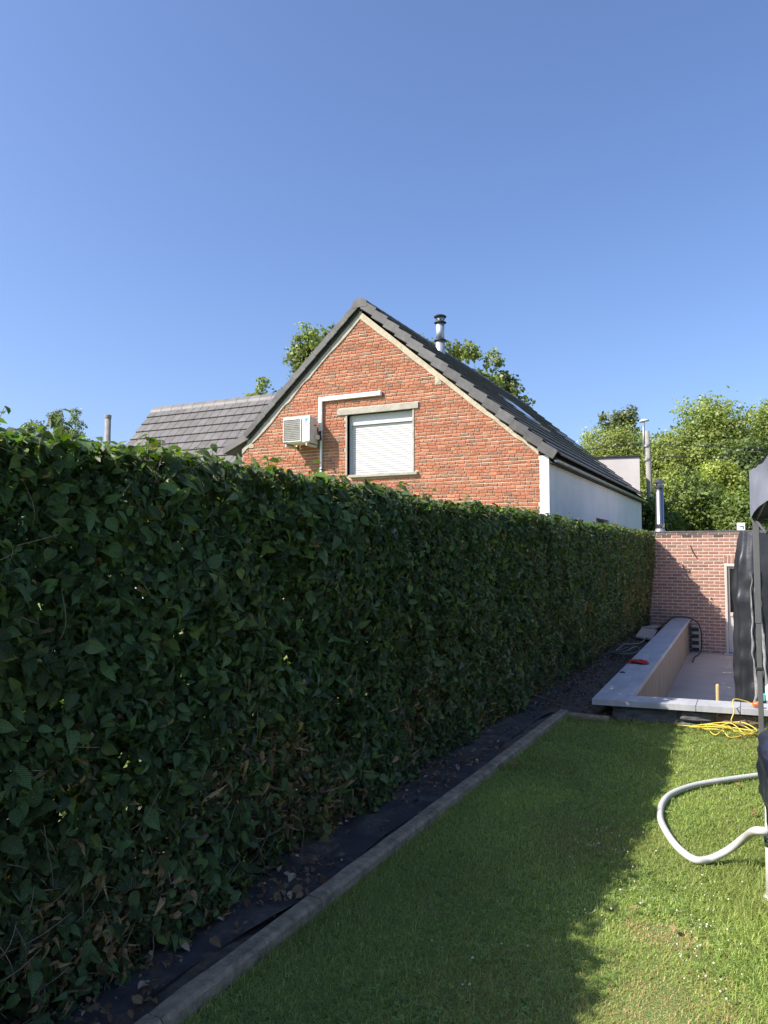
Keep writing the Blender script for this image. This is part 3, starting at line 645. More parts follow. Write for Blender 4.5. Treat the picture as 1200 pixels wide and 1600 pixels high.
# ---- wing on the left, its slope faces the garden
WY, WZR = 17.3, 6.10; WL, WRX = -16.75, -9.4
wing = MB().prism([(WL, 0), (WRX, 0), (WRX, 3.0), (WL, 3.0)], 14.95, 19.6).build('wing_wall', 'render', house)
wr_ = MB().add([(WL, WY, WZR - .04), (WRX, WY, WZR - .04), (WRX, 14.7, WZR - .04 - 3.07), (WL, 14.7, WZR - .04 - 3.07), (WL, 19.9, WZR - .04 - 3.07), (WRX, 19.9, WZR - .04 - 3.07)], [(0, 3, 2, 1), (0, 1, 5, 4), (0, 4, 3)]).build('wing_roof', 'roof_under', house)
aw = math.atan(1.18); upw = Vector((0, math.cos(aw), math.sin(aw))); onw = Vector((0, -math.sin(aw), math.cos(aw))); tl = .12
yv = upw * math.cos(tl) - onw * math.sin(tl); zv = onw * math.cos(tl) + upw * math.sin(tl)
MW = Matrix((Vector((1, 0, 0)), yv, zv)).transposed().to_4x4()
wt = [tile_mesh(.290, .39, .038, 'tile_wing', .86 + .06 * i) for i in range(6)]
for r_ in range(11):
    for c in range(24):
        p = Vector((WL - .02 + c * .2975  , WY, WZR)) - upw * (.05 + r_ * .345) + onw * .035
        if p.x > WRX - .2: continue
        put('tile', random.choice(wt), wr_, Matrix.Translation(p) @ MW)
for c in range(17):
    b = MB(); m = Matrix.Translation((WL - .04 + c * .415, WY, WZR))
    prof = [(-.20, -.16), (-.15, -.05), (-.06, .05), (.06, .05), (.15, -.05), (.20, -.16)]
    vs = [m @ Vector((xx, py * sc, pz * sc + .05)) for xx, sc in ((0, 1.0), (.43, 1.06)) for py, pz in prof]
    b.add(vs, [(q, q + 1, q + 7, q + 6) for q in range(5)] + [tuple(range(5, -1, -1)), tuple(range(6, 12))]); t = random.uniform(.9, 1.15); b.build('ridge_tile', 'tile_wing', wr_, col=(t, t, t))
# ---- air conditioner on brackets
ACX0, ACX1, ACY, ACZ0, ACZ1 = -9.715, -8.985, 14.11, 4.16, 4.76
ac = thing('air_conditioner', ((ACX0 + ACX1) / 2, 14.35, ACZ0), 'cream outdoor air conditioning unit bracketed to the brick gable', 'air conditioner')
ad = ACY + .33
cas = MB(); cas.bbox((ACX0, ACY, ACZ0), (ACX1, ad, ACZ1), .018).build('casing', 'cream', ac)
MB().bbox((ACX0 - .006, ACY - .006, ACZ1 - .02), (ACX1 + .006, ad, ACZ1 + .012), .008).build('top_cover', 'white', ac)
gx0, gx1, gz0, gz1 = ACX0 + .03, ACX0 + .49, ACZ0 + .05, ACZ1 - .05
MB().box((gx0, ACY - .004, gz0), (gx1, ACY - .001, gz1)).build('grille_recess', 'steel_dark', ac)
fan = MB(); fcx, fcz = (gx0 + gx1) / 2, (gz0 + gz1) / 2
for q in range(3):
    a0 = q * 2.094
    fan.add([(fcx + r * math.cos(a0 + s), ACY - .006 - .004 * s, fcz + r * math.sin(a0 + s)) for r, s in ((.04, 0), (.20, .1), (.20, .95), (.04, 1.3))], [(0, 1, 2, 3)])
fan.build('fan', 'dark', ac)
gl = MB()
for i in range(20): xx = gx0 + (gx1 - gx0) * i / 19; gl.box((xx - .0022, ACY - .018, gz0), (xx + .0022, ACY - .011, gz1))
for i in range(13): zz = gz0 + (gz1 - gz0) * i / 12; gl.box((gx0, ACY - .024, zz - .0028), (gx1, ACY - .0185, zz + .0028))
gl.build('grille', 'cream', ac)
rg = MB()
for (a, b_) in (((gx0 - .012, gz0 - .012), (gx1 + .012, gz0)), ((gx0 - .012, gz1), (gx1 + .012, gz1 + .012)), ((gx0 - .012, gz0), (gx0, gz1)), ((gx1, gz0), (gx1 + .012, gz1))): rg.box((a[0], ACY - .026, a[1]), (b_[0], ACY + .002, b_[1]))
rg.build('grille_frame', 'white', ac)
MB().bbox((ACX0 + .60, ACY - .012, ACZ0 + .03), (ACX1 + .004, ACY + .01, ACZ1 - .02), .006).build('front_panel', 'white', ac)
MB().box((ACX0 + .60, ACY - .0145, ACZ1 - .185), (ACX1, ACY - .0125, ACZ1 - .175)).build('panel_seam', 'steel_dark', ac)
MB().add([(ACX0 + .61, ACY - .0145, ACZ1 - .04), (ACX0 + .71, ACY - .0145, ACZ1 - .04), (ACX0 + .64, ACY - .0145, ACZ1 - .155), (ACX0 + .61, ACY - .0145, ACZ1 - .165)], [(0, 3, 2, 1)]).build('logo_mark', 'blue', ac)
MB().box((ACX0 + .625, ACY - .0165, ACZ1 - .085), (ACX0 + .655, ACY - .0155, ACZ1 - .065)).build('logo_letter', 'dark', ac)
MB().box((ACX0 + .66, ACY - .0145, ACZ1 - .225), (ACX0 + .69, ACY - .0125, ACZ1 - .205)).build('badge', 'dark', ac)
MB().box((ACX0 + .02, ACY - .028, ACZ0 + .012), (ACX0 + .11, ACY - .003, ACZ0 + .035)).build('rating_label', 'dark', ac)
sp = MB(); sp.bbox((ACX1, ACY + .05, ACZ0 + .06), (ACX1 + .006, ad - .03, ACZ1 - .10), .002); sp.build('side_panel', 'cream', ac)
MB().box((ACX1 + .007, ACY + .17, ACZ1 - .20), (ACX1 + .012, ACY + .25, ACZ1 - .175)).build('side_handle', 'dark', ac)
MB().bbox((ACX1, ad - .13, ACZ0 + .09), (ACX1 + .09, ad - .02, ACZ0 + .20), .02).build('valve_cover', 'cream', ac)
for xx in (ACX0 + .07, ACX1 - .10):
    b = MB(); b.bbox((xx, ACY - .015, ACZ0 - .075), (xx + .035, GY - .02, ACZ0 - .012), .004); b.bbox((xx, GY - .055, ACZ0 - .075), (xx + .035, GY - .012, ACZ0 + .30), .004)
    b.build('bracket', 'cream', ac)
for xx in (ACX0 + .05, ACX1 - .12):
    MB().box((xx, ACY + .03, ACZ0 - .012), (xx + .07, ad - .03, ACZ0)).build('foot', 'dark', ac)
# ---- cable trunking
tk = thing('cable_trunking', (-8.96, GY - .03, 3.5), 'white plastic cable trunking bent over the shuttered window', 'trunking')
MB().bbox((-9.01, GY - .085, 4.47), (-8.92, GY - .012, 5.27), .008).build('upright_duct', 'white', tk)
MB().bbox((-8.919, GY - .085, 5.165), (-7.46, GY - .012, 5.265), .008).build('cross_duct', 'white', tk)
MB().bbox((-7.459, GY - .095, 5.155), (-7.37, GY - .012, 5.275), .02).build('end_cap', 'white', tk)
MB().bbox((-8.985, GY - .055, 3.0), (-8.935, GY - .012, 4.469), .006).build('lower_duct', 'white', tk)
MB().tube(spline([(ACX1 + .05, ad - .06, ACZ0 + .14), (ACX1 + .05, GY - .10, ACZ0 + .11), (-8.96, GY - .075, ACZ0 + .22), (-8.96, GY - .06, ACZ0 + .34)], 6), .024, 8).build('pipe', 'dark', tk, True)
# ---- roof flue on the house
fx, fy = -7.405, 18.1
FB = 6.984
flue = thing('roof_flue', (fx, fy, FB - .5), 'shiny steel chimney flue rising beside the ridge of the brick house', 'flue')
MB().lathe([(.125, -.45), (.125, .33)], (fx, fy, FB), 24).build('lower_pipe', 'galv', flue, True)
MB().lathe([(.165, .33), (.165, .36), (.12, .375)], (fx, fy, FB), 24).build('collar', 'dark', flue)
MB().lathe([(.112, .37), (.112, .80)], (fx, fy, FB), 24).build('upper_pipe', 'galv', flue, True)
MB().lathe([(.12, .80), (.165, .825), (.165, .84), (.11, .85)], (fx, fy, FB), 24).build('collar', 'dark', flue)
MB().lathe([(.105, .85), (.105, .98)], (fx, fy, FB), 24).build('cowl', 'galv', flue, True)
for q in range(6):
    a = q * 1.047; MB().box((-.02, -.012, 0), (.02, .012, .035), Matrix.Translation((fx + .107 * math.cos(a), fy + .107 * math.sin(a), FB + .885)) @ Matrix.Rotation(a + 1.57, 4, 'Z')).build('vent_slot', 'dark', flue)
MB().lathe([(.165, .98), (.172, 1.0), (.13, 1.03), (.01, 1.05)], (fx, fy, FB), 24).build('cap', 'dark', flue)
# ---- flat roofed building behind
bb = thing('rendered_building', (-8, 33, 0), 'grey beige rendered flat-roofed block behind the brick house', 'building')
RB = Matrix.Translation((-4.05, 31, 0)) @ Matrix.Rotation(math.radians(9.5), 4, 'Z')
MB().box((-9, 0, 0), (0, 6, 5.48), RB).build('wall', 'render2', bb)
MB().bbox((-9.05, -.05, 5.48), (.05, 6.05, 5.56), .01, RB).build('roof_edge', 'dark', bb)
# ---- distant vent pipe over the hedge
dp = thing('vent_pipe', (-26.1, 24, 0), 'pale concrete vent pipe poking above the hedge beside a far tree', 'pipe')
MB().lathe([(.13, 0), (.13, 7.72)], (-26.1, 24, 0), 16).build('shaft', 'concrete', dp, True)
MB().lathe([(.145, 7.72), (.15, 7.74), (.15, 7.86), (.12, 7.88)], (-26.1, 24, 0), 16).build('cap', 'concrete', dp)

# ================================================================== GARDEN ANNEX
annex = thing('brick_annex', (1.5, 20, FLOOR), 'low flat-roofed brown brick outbuilding at the end of the sunken patio', 'outbuilding')
TOP = 2.10; DX0, DX1, DZ1 = -.59, .32, 1.40
fw = MB(); fw.box((-3.2, WALL_Y, FLOOR - .1), (DX0, WALL_Y + .25, TOP)); fw.box((DX1, WALL_Y, FLOOR - .1), (6, WALL_Y + .25, TOP)); fw.box((DX0, WALL_Y, DZ1), (DX1, WALL_Y + .25, TOP))
fwall = fw.build('front_wall', 'mortar2', annex)
bricks = []; row = 0; CH2 = .0715; z = FLOOR
def new_palette(r):
    c = Vector((.35, .185, .14)) if r.random() > .22 else Vector((.29, .165, .13)); return tuple(c * r.uniform(.85, 1.15))
while z < TOP - CH2 * 1.05:
    zc = z + CH2 / 2; spans = [(-2.5, 3.2)]
    if zc < DZ1 + .20: spans = [(-2.5, DX0 - .01), (DX1 + .01, 3.2)]
    if zc < DZ1 + .20 and zc > DZ1 - .02: spans = [(-2.5, DX0 - .02), (DX1 + .02, 3.2)]
    for s0, s1 in spans:
        x = -2.6 - (.107 if row % 2 else 0)
        while x < s1:
            a_, b_ = max(x, s0), min(x + .196, s1)
            if b_ - a_ > .03 and not (a_ > .75 and zc < 1.0): bricks.append(((a_ + b_) / 2, zc, b_ - a_, CH2 - .0185))
            x += .2125
    z += CH2; row += 1
for i in range(13): bricks.append((DX0 + .02 + i * .0715, DZ1 + .11, .052, .185))
x = -2.6
while x < 3.2: bricks.append((x + .1, TOP - CH2 / 2 + .004, .2, CH2 - .01)); x += .2125
lay_bricks(bricks, fwall, 'brick_new', new_palette, WALL_Y - .001, .016, .03, 300, TOP - .10)
MB().bbox((-3.25, WALL_Y - .015, TOP), (6.05, WALL_Y + .28, TOP + .028), .006).build('coping_strip', 'slate', annex)
MB().box((-3.15, WALL_Y + .26, 0), (6, 23, TOP - .05)).build('body', 'mortar2', annex)
door = MB(); door.bbox((DX0, WALL_Y - .012, FLOOR), (DX0 + .05, WALL_Y + .10, DZ1), .006); door.bbox((DX1 - .065, WALL_Y - .012, FLOOR), (DX1, WALL_Y + .10, DZ1), .006); door.bbox((DX0 + .05, WALL_Y - .012, DZ1 - .05), (DX1 - .065, WALL_Y + .10, DZ1), .006)
dr = door.build('door', 'door_panel', annex); tag(dr, 'white glazed door with cream lower panel')
df = MB()
for a, b_ in (((DX0 + .055, FLOOR + .03), (DX0 + .095, DZ1 - .055)), ((DX1 - .15, FLOOR + .03), (DX1 - .07, DZ1 - .07)), ((DX0 + .095, DZ1 - .10), (DX1 - .15, DZ1 - .055)), ((DX0 + .095, FLOOR + .03), (DX1 - .15, FLOOR + .12)), ((DX0 + .095, .28), (DX1 - .15, .36))): df.bbox((a[0], WALL_Y + .03, a[1]), (b_[0], WALL_Y + .085, b_[1]), .005)
df.build('door_leaf', 'door_panel', dr)
MB().box((DX0 + .095, WALL_Y + .055, .36), (DX1 - .15, WALL_Y + .065, DZ1 - .10)).build('pane', 'glass', dr)
MB().bbox((DX0 + .095, WALL_Y + .045, FLOOR + .12), (DX1 - .15, WALL_Y + .07, .28), .004).build('lower_panel', 'door_panel', dr)
MB().box((DX0 - .02, WALL_Y + .10, FLOOR - .02), (DX1 + .02, WALL_Y + .13, DZ1 + .02)).build('backing', 'dark', dr)
MB().bbox((DX0 - .05, WALL_Y - .22, FLOOR), (DX1 + .05, WALL_Y - .0, FLOOR + .02), .006).build('threshold', 'bluestone', dr)
# wall vent with dark slots beside the coping end
vt = thing('wall_vent', (-1.2, WALL_Y - .05, FLOOR), 'small slatted vent with four black openings low on the brown brick wall', 'vent')
MB().bbox((-1.27, WALL_Y - .11, FLOOR), (-1.10, WALL_Y - .02, .06), .005).build('frame', 'cement', vt)
for i in range(4): MB().bbox((-1.262, WALL_Y - .118, FLOOR + .03 + i * .145), (-1.125, WALL_Y - .10, FLOOR + .115 + i * .145), .004).build('slot', 'dark', vt)
# flue on the annex roof
cx, cy = -1.93, 18.0; FZ = TOP + .02
fl2 = thing('stove_flue', (cx, cy, TOP - .05), 'tall stainless stove flue with pointed hat on the brown brick outbuilding', 'flue')
MB().lathe([(.13, -.08), (.125, .02), (.085, .10)], (cx, cy, FZ), 24).build('base_cone', 'zinc', fl2, True)
MB().lathe([(.098, .09), (.098, .20), (.092, .205), (.092, .92), (.085, .925), (.085, 1.0)], (cx, cy, FZ), 28).build('pipe', 'steel', fl2, True)
MB().lathe([(.103, .16), (.103, .19)], (cx, cy, FZ), 24).build('clamp_band', 'steel', fl2)
MB().lathe([(.07, 1.0), (.105, 1.02), (.11, 1.055), (.07, 1.07)], (cx, cy, FZ), 24).build('rain_collar', 'steel_dark', fl2)
MB().lathe([(.075, 1.07), (.075, 1.13)], (cx, cy, FZ), 24).build('neck', 'steel', fl2)
MB().lathe([(.14, 1.13), (.142, 1.142), (.06, 1.20), (.004, 1.235)], (cx, cy, FZ), 24).build('hat', 'steel_dark', fl2)
# white sensor box on the parapet
bx = thing('junction_box', (-.24, WALL_Y + .1, TOP), 'small white square box on top of the brick parapet', 'box')
MB().bbox((-.325, WALL_Y + .03, TOP + .028), (-.165, WALL_Y + .14, TOP + .19), .008).build('case', 'white', bx)
mk = MB(); mk.box((-.27, WALL_Y + .024, TOP + .105), (-.195, WALL_Y + .0295, TOP + .122)); mk.box((-.212, WALL_Y + .024, TOP + .06), (-.195, WALL_Y + .0295, TOP + .105)); mk.build('bracket_mark', 'dark', bx)
# dark bar laid along the wall, standing in for a shadow-like line
shadow_bar = thing('wall_shadow_line', (-1.24, WALL_Y, 1.75), 'thin dark bar standing in for a shadow line on the brown brick wall', 'shadow line')
MB().tube([(-1.27, WALL_Y + .02, 1.80), (-1.26, WALL_Y - .012, 1.80), (-1.21, WALL_Y - .02, 1.66), (-1.13, WALL_Y - .02, 1.53)], .010, 6).build('bar', 'dark', shadow_bar)

# ================================================================== RETAINING WALL
rwall = thing('retaining_wall', (-1.4, 8, 0), 'low retaining wall with bluestone coping around the sunken patio', 'retaining wall')
yy = 7.905; q = 0
segs = [2.6, 2.5, 2.4, 2.2]
inn = lambda y: left_x(y) + .347
for L in segs:
    y1 = min(yy + L, WALL_Y - .02); b = MB(); b.zprism([(left_x(yy), yy + .002), (inn(yy), yy + .002), (inn(y1), y1 - .002), (left_x(y1), y1 - .002)], COP - .055, COP); b.build('coping_stone', 'bluestone', rwall); yy = y1
xs = [-1.48, -.534, -.154, .9, 1.9, 2.9, 3.9, 5.0]
for i in range(len(xs) - 1):
    a_, b_ = xs[i] + .003, xs[i + 1] - .003; back = lambda x: front_y(x) + .325
    poly = [(a_, front_y(a_)), (b_, front_y(b_)), (b_, back(b_)), (a_, back(a_) if i else 7.90)]
    if i == 0: poly = [(a_, front_y(a_)), (b_, front_y(b_)), (b_, back(b_)), (inn(7.9), 7.895), (left_x(7.9), 7.895)]
    MB().zprism(poly, COP - .055, COP).build('coping_stone', 'bluestone', rwall)
# body, inner cladding, rough front stones
b = MB(); b.zprism([(left_x(7.8) + .17, 7.80), (inn(7.8) - .05, 7.80), (inn(17.58) - .05, 17.58), (left_x(17.58) + .10, 17.58)], FLOOR - .1, COP - .056)
b.build('core', 'cement', rwall)
b = MB(); b.zprism([(-1.2, front_y(-1.2) + .10), (5, front_y(5) + .10), (5, front_y(5) + .26), (-1.2, front_y(-1.2) + .26)], FLOOR - .1, COP - .057); b.build('core', 'cement', rwall)
y0 = 7.9
while y0 < 17.5:
    y1 = min(y0 + 1.2, 17.56); MB().zprism([(inn(y0) - .052, y0 + .0015), (inn(y0) - .035, y0 + .0015), (inn(y1) - .035, y1 - .0015), (inn(y1) - .052, y1 - .0015)], FLOOR, COP - .058).build('cladding_panel', 'cladding', rwall); y0 = y1
def rough_stone(x0, x1, z0, z1, mat):
    rs = random.randrange(999)
    def fn(u, v):
        x = x0 + u * (x1 - x0); e = min(u, 1 - u, v, 1 - v) * 6; e = min(1, e)
        return (x, front_y(x) + .10 - .05 * e - .02 * float(vnoise(x * 9, v * 3, rs)), z0 + v * (z1 - z0))
    MB().grid(fn, 14, 6).build('face_stone', mat, rwall)
for (x0, x1, z0, z1, m_) in ((-1.30, -.72, -.06, .15, 'slate'), (-.715, -.36, .045, .15, 'slate'), (-.715, -.50, -.06, .04, 'slate'), (-.495, -.36, -.06, .04, 'rust_stone'), (-.355, .06, .03, .15, 'rust_stone'), (-.355, .06, -.06, .025, 'slate'), (.065, .7, -.06, .15, 'rust_stone'), (.705, 1.6, -.06, .15, 'slate'), (1.605, 2.6, -.06, .15, 'rust_stone'), (2.6, 4.9, -.06, .15, 'slate')): rough_stone(x0, x1, z0, z1, m_)

# ================================================================== THINGS IN THE GARDEN
# red cloth on the coping
rc = at(997, 1037, 2, COP); cl = MB()
def cloth(u, v):
    w = .125 * (1 - .35 * v); x = rc.x - .12 + u * .235 + .02 * math.sin(5 * v); yv_ = rc.y - .10 + v * .26 + .05 * u
    h = .012 + .024 * abs(math.sin(3.3 * u + 2.2 * v)) * math.sin(math.pi * min(1, .1 + .9 * u)) + .010 * math.sin(14 * u + 5 * v) * math.sin(3.14 * v)
    return (x, yv_ + .03 * math.sin(6 * u), COP + max(.002, h))
cl.grid(cloth, 22, 16); o = cl.build('red_cloth', 'red', smooth=True); tag(o, 'crumpled red cloth lying on the bluestone coping', 'cloth')
sol = o.modifiers.new('s', 'SOLIDIFY'); sol.thickness = .006; sol.offset = 1
dc = at(972, 1051, 2, COP); b = MB().grid(lambda u, v: (dc.x - .03 + .07 * u, dc.y - .03 + .06 * v, COP + .003 + .014 * math.sin(3.1 * u) * math.sin(3.1 * v)), 6, 6); tag(b.build('dark_scrap', 'dark', smooth=True), 'tiny dark scrap next to the red cloth on the coping', 'scrap')
# wooden stake
sp_ = at(1121, 1090, 1, 8.4); 
st = MB().tube([(sp_.x, 8.4, FLOOR), (sp_.x + .004, 8.41, .29), (sp_.x + .004, 8.41, .305)], [.019, .019, .012], 8); tag(st.build('wooden_stake', 'wood'), 'pale wooden stick standing upright behind the front coping', 'stake')
# coil of garden hose behind the coping and a black cable over its end
hc = at(985, 1022, 2, .06); pts = []
for i in range(46):
    a = i * .34; rr = .34 - .004 * i; pts.append((hc.x - .05 + rr * .62 * math.cos(a) + .02 * math.sin(i), hc.y + rr * 1.9 * math.sin(a), .075 + .0022 * i + .02 * math.sin(a * 1.7)))
pts += [(-1.75, 13.0, .14), (-1.80, 14.3, .1), (-1.78, 15.8, .08)]
tag(MB().tube(spline(pts, 4), .014, 7).build('garden_hose', 'garden_hose', smooth=True), 'loosely coiled grey garden hose on the soil behind the coping', 'hose')
bc = [(-2.0, 14.4, .07), (-1.85, 15.6, .09), (-1.72, 16.7, .16), (-1.62, 17.2, .235), (-1.45, 17.45, .245), (-1.27, 17.4, .22), (-1.10, 17.35, .08), (-1.06, 17.35, -.25), (-1.10, 17.3, FLOOR + .03), (-1.16, 16.6, FLOOR + .02), (-1.14, 15.9, FLOOR + .02)]
tag(MB().tube(spline(bc, 8), .013, 7).build('black_cable', 'dark', smooth=True), 'black cable looped over the coping end down to the patio', 'cable')
ps = thing('paving_offcut', (-1.92, 14.6, .05), 'pale broken slab lying between hedge and coping', 'slab')
MB().bbox((-.16, -.75, 0), (.14, .75, .05), .01, Matrix.Translation((-1.88, 15.0, .07)) @ Matrix.Rotation(.06, 4, 'Z') @ Matrix.Rotation(.12, 4, 'Y')).build('slab', 'paving', ps)
MB().bbox((-.12, -.3, 0), (.12, .3, .05), .01, Matrix.Translation((-1.95, 16.4, .06)) @ Matrix.Rotation(-.3, 4, 'Z')).build('fragment', 'paving', ps)
# yellow cable heap
hp = at(1125, 1141, 2, 0.02); pts = []
rnd = random.Random(5)
end = at(1176, 1101, 2, COP + .03)
for i in range(32):
    a = i * .83 + rnd.uniform(-.2, .2); rx = .27 * rnd.uniform(.35, 1.1); ry = .26 * rnd.uniform(.25, 1.0)
    pts.append((hp.x + rx * math.cos(a) + .03, hp.y - .07 + ry * math.sin(a), .022 + .10 * rnd.random() * (1 - abs(math.cos(a)) * .6)))
pts += [(hp.x + .10, hp.y + .02, .10), (hp.x + .12, hp.y + .06, .19), (end.x - .16, end.y - .07, COP + .075), (end.x - .05, end.y, COP + .055), (end.x, end.y, COP + .028)]
yc_ = thing('extension_cable', (hp.x, hp.y, 0), 'tangled yellow extension cable on the grass with orange plug on the coping', 'cable')
MB().tube(spline(pts, 5), .0052, 6).build('cable', 'yellow', yc_, True)
tail = [(hp.x - .05, hp.y - .1, .03), (hp.x - .20, hp.y - .02, .035), (hp.x - .36, hp.y - .01, .03)]; MB().tube(spline(tail, 6), .0052, 6).build('cable', 'yellow', yc_, True)
MB().lathe([(.014, 0), (.024, .012), (.026, .05), (.018, .075)], (0, 0, 0), 14, Matrix.Translation(end) @ Matrix.Rotation(1.35, 4, 'Y')).build('plug', 'orange', yc_, True)
# black shrouded frame on the patio
CX0 = -.235; CVY = 9.5
cv = thing('covered_frame', (.1, CVY, FLOOR), 'tall black fabric cover draped over a frame on the patio', 'cover')
def drape(u, v):
    # u round the cover, v up
    zz = FLOOR + .01 + v * (1.89 - FLOOR); tpr = 1 if v < .72 else 1 - .30 * ((v - .72) / .28) ** 1.6
    a = 2 * math.pi * u; hw, hd = .37, .28
    x = math.copysign(abs(math.cos(a)) ** .5, math.cos(a)) * hw; yv_ = math.copysign(abs(math.sin(a)) ** .5, math.sin(a)) * hd
    fold = .014 * math.sin(a * 11 + 2.0 * v) * (1 - .4 * v) + .010 * float(vnoise(u * 34, v * 9, 71)) + .012 * float(vnoise(u * 14, v * 22, 72))
    k = 1 + fold / .3
    cut = max(0, (v - .93)) * 2.2 * max(0, x + .3)
    return ((.135 + x * k * tpr) - (.06 * (1 - tpr)), CVY + yv_ * k * tpr, zz - cut * .35)
c_ = MB().grid(drape, 96, 60); top = [tuple(drape(i / 96, 1)) for i in range(96)]; c_.add(top, [tuple(range(96))]); c_.build('cover', 'cover', cv, True)
cr = MB()
for q in range(3):
    x0 = -.045 + .035 * q
    cr.grid(lambda u, v: (x0 + (.045 + .02 * float(vnoise(v * 14, q + 9, 74))) * u * (1.15 - v) + .014 * float(vnoise(v * 17, q, 75)) + .03 * (1 - v) * q, CVY - .305 - .012 * math.sin(3.14 * u) - .012 * float(vnoise(v * 21, u * 3 + q, 76)) + .0 * v + .05 * max(0, v - .75), FLOOR + .05 + v * 1.95), 4, 70)
cr.build('seam_fold', 'seam', cv, True)
# gazebo
gx, gy = .018, 7.55
gz_ = thing('gazebo', (1.6, 6, 0), 'grey pop-up gazebo with slanting fabric valance and metal legs', 'gazebo')
cor = [(gx, gy), (gx + .30, gy - 2.9), (gx + 3.2, gy - 2.6), (gx + 2.9, gy + .30)]
for i, (x, y) in enumerate(cor):
    lg = MB(); lg.bbox((x - .022, y - .022, .0), (x + .022, y + .022, 1.30), .004); lg.bbox((x - .027, y - .027, 1.02), (x + .027, y + .027, 2.06), .004); lg.build('leg', 'grey_metal', gz_)
    MB().bbox((x - .055, y - .055, 0), (x + .055, y + .055, .008), .002).build('foot_plate', 'grey_metal', gz_)
    MB().bbox((x - .03, y - .03, .60), (x + .03, y + .03, .625), .003).build('clip', 'dark', gz_)
def side_panel(a, b_, nm):
    a = Vector((*a, 0)); b_ = Vector((*b_, 0)); dv = b_ - a; nv = Vector((dv.y, -dv.x, 0)).normalized()
    cen = Vector((sum(c[0] for c in cor) / 4, sum(c[1] for c in cor) / 4, 0))
    if nv.dot(cen - a) > 0: nv = -nv
    def fn(u, v):
        p = a + dv * u + nv * (.045 + .02 * math.sin(7 * u + 3 * v) * math.sin(3.14 * u))
        sag = .085 * math.sin(math.pi * u)
        zz = 1.975 + sag + v * (.43 - sag)
        return (p.x + .008 * float(vnoise(u * 9 + v * 3, v * 2 - u * 5, 77)) * min(1, u * 6), p.y, zz)
    MB().grid(fn, 40, 10).build(nm, 'canopy', gz_, True)
for i in range(4): side_panel(cor[i], cor[(i + 1) % 4], 'valance')
cen = Vector((sum(c[0] for c in cor) / 4, sum(c[1] for c in cor) / 4, 3.2))
for i in range(4):
    a = Vector((*cor[i], 2.40)); b_ = Vector((*cor[(i + 1) % 4], 2.40))
    def fn(u, v):
        e = a.lerp(b_, u) ; e = e + (e - Vector((cen.x, cen.y, 2.4))).normalized() * .05 + Vector((0, 0, .004)); return e.lerp(cen, v) + Vector((0, 0, -.12 * math.sin(3.14 * v)))
    MB().grid(fn, 16, 8).build('roof_panel', 'canopy', gz_, True)
    for s in (0, 1):
        p0 = Vector((*cor[i], 2.02 - .5 * 0)); p1 = Vector((*cor[(i + 1) % 4], 2.02))
        mid = p0.lerp(p1, .5); q0, q1 = (p0, p1) if s else (p1, p0)
        pts = [q0.lerp(q1, t / 4) + Vector((0, 0, (.0 if t % 2 == 0 else -.40) * (1 if s else -1) * .35 - .06)) for t in range(5)]
        MB().tube(pts, .013, 6).build('truss_bar', 'grey_metal', gz_)
# round frame pool
PR, PH = 1.50, .70; PCX, PCY = .008 + PR, 4.12; PY = 4.05
pool = thing('frame_pool', (PCX, PCY, 0), 'above-ground pool with white metal frame under a dark navy cover', 'pool')
MB().lathe([(PR - .12, .005), (PR - .05, .3), (PR - .09, PH - .03)], (PCX, PCY, 0), 48).build('liner', 'liner', pool, True)
ring = [(PCX + (PR - .03) * math.cos(a), PCY + (PR - .03) * math.sin(a), PH) for a in [2 * math.pi * q / 64 for q in range(65)]]
MB().tube(ring, .026, 10).build('rim_rail', 'white', pool, True)
for q in range(10):
    a = math.pi + .05 + q * 2 * math.pi / 10; ca, sa = math.cos(a), math.sin(a)
    p0, p1 = Vector((PCX + (PR - .030) * ca, PCY + (PR - .030) * sa, PH - .02)), Vector((PCX + (PR - .018) * ca, PCY + (PR - .018) * sa, .01))
    lg = MB().tube([p0, p1], .021, 12).build('leg', 'white', pool, True)
    m_ = p0.lerp(p1, .56); MB().tube([m_, m_.lerp(p1, .14)], .026, 12).build('clamp', 'steel', lg, True)
    MB().lathe([(.05, 0), (.05, .012), (.03, .03)], (p1.x, p1.y, .0), 14).build('foot', 'white', lg, True)
def tarp(u, v):
    a = 2 * math.pi * u; rim = PR + .012
    if v < .5:
        r = rim * v / .5; return (PCX + r * math.cos(a), PCY + r * math.sin(a), PH + .032 - .05 * (1 - (v / .5) ** 2) + .012 * float(vnoise(r * 5 * math.cos(a), r * 5 * math.sin(a), 82)))
    t = (v - .5) / .5; hem = .21 + .5 * min(.4, max(-.2, a - math.pi)) * (1 if a < 5 else 0) + .04 * float(vnoise(u * 40, 1, 84))
    r = rim + .008 * math.sin(t * 2.2) - .012 * t + t * .014 * math.sin(a * 46 + 3 * float(vnoise(u * 30, 2, 85))) + .012 * float(vnoise(u * 90, t * 6, 86))
    return (PCX + r * math.cos(a), PCY + r * math.sin(a), PH + .03 - hem * t)
MB().grid(tarp, 320, 30).build('pool_cover', 'tarp', pool, True)
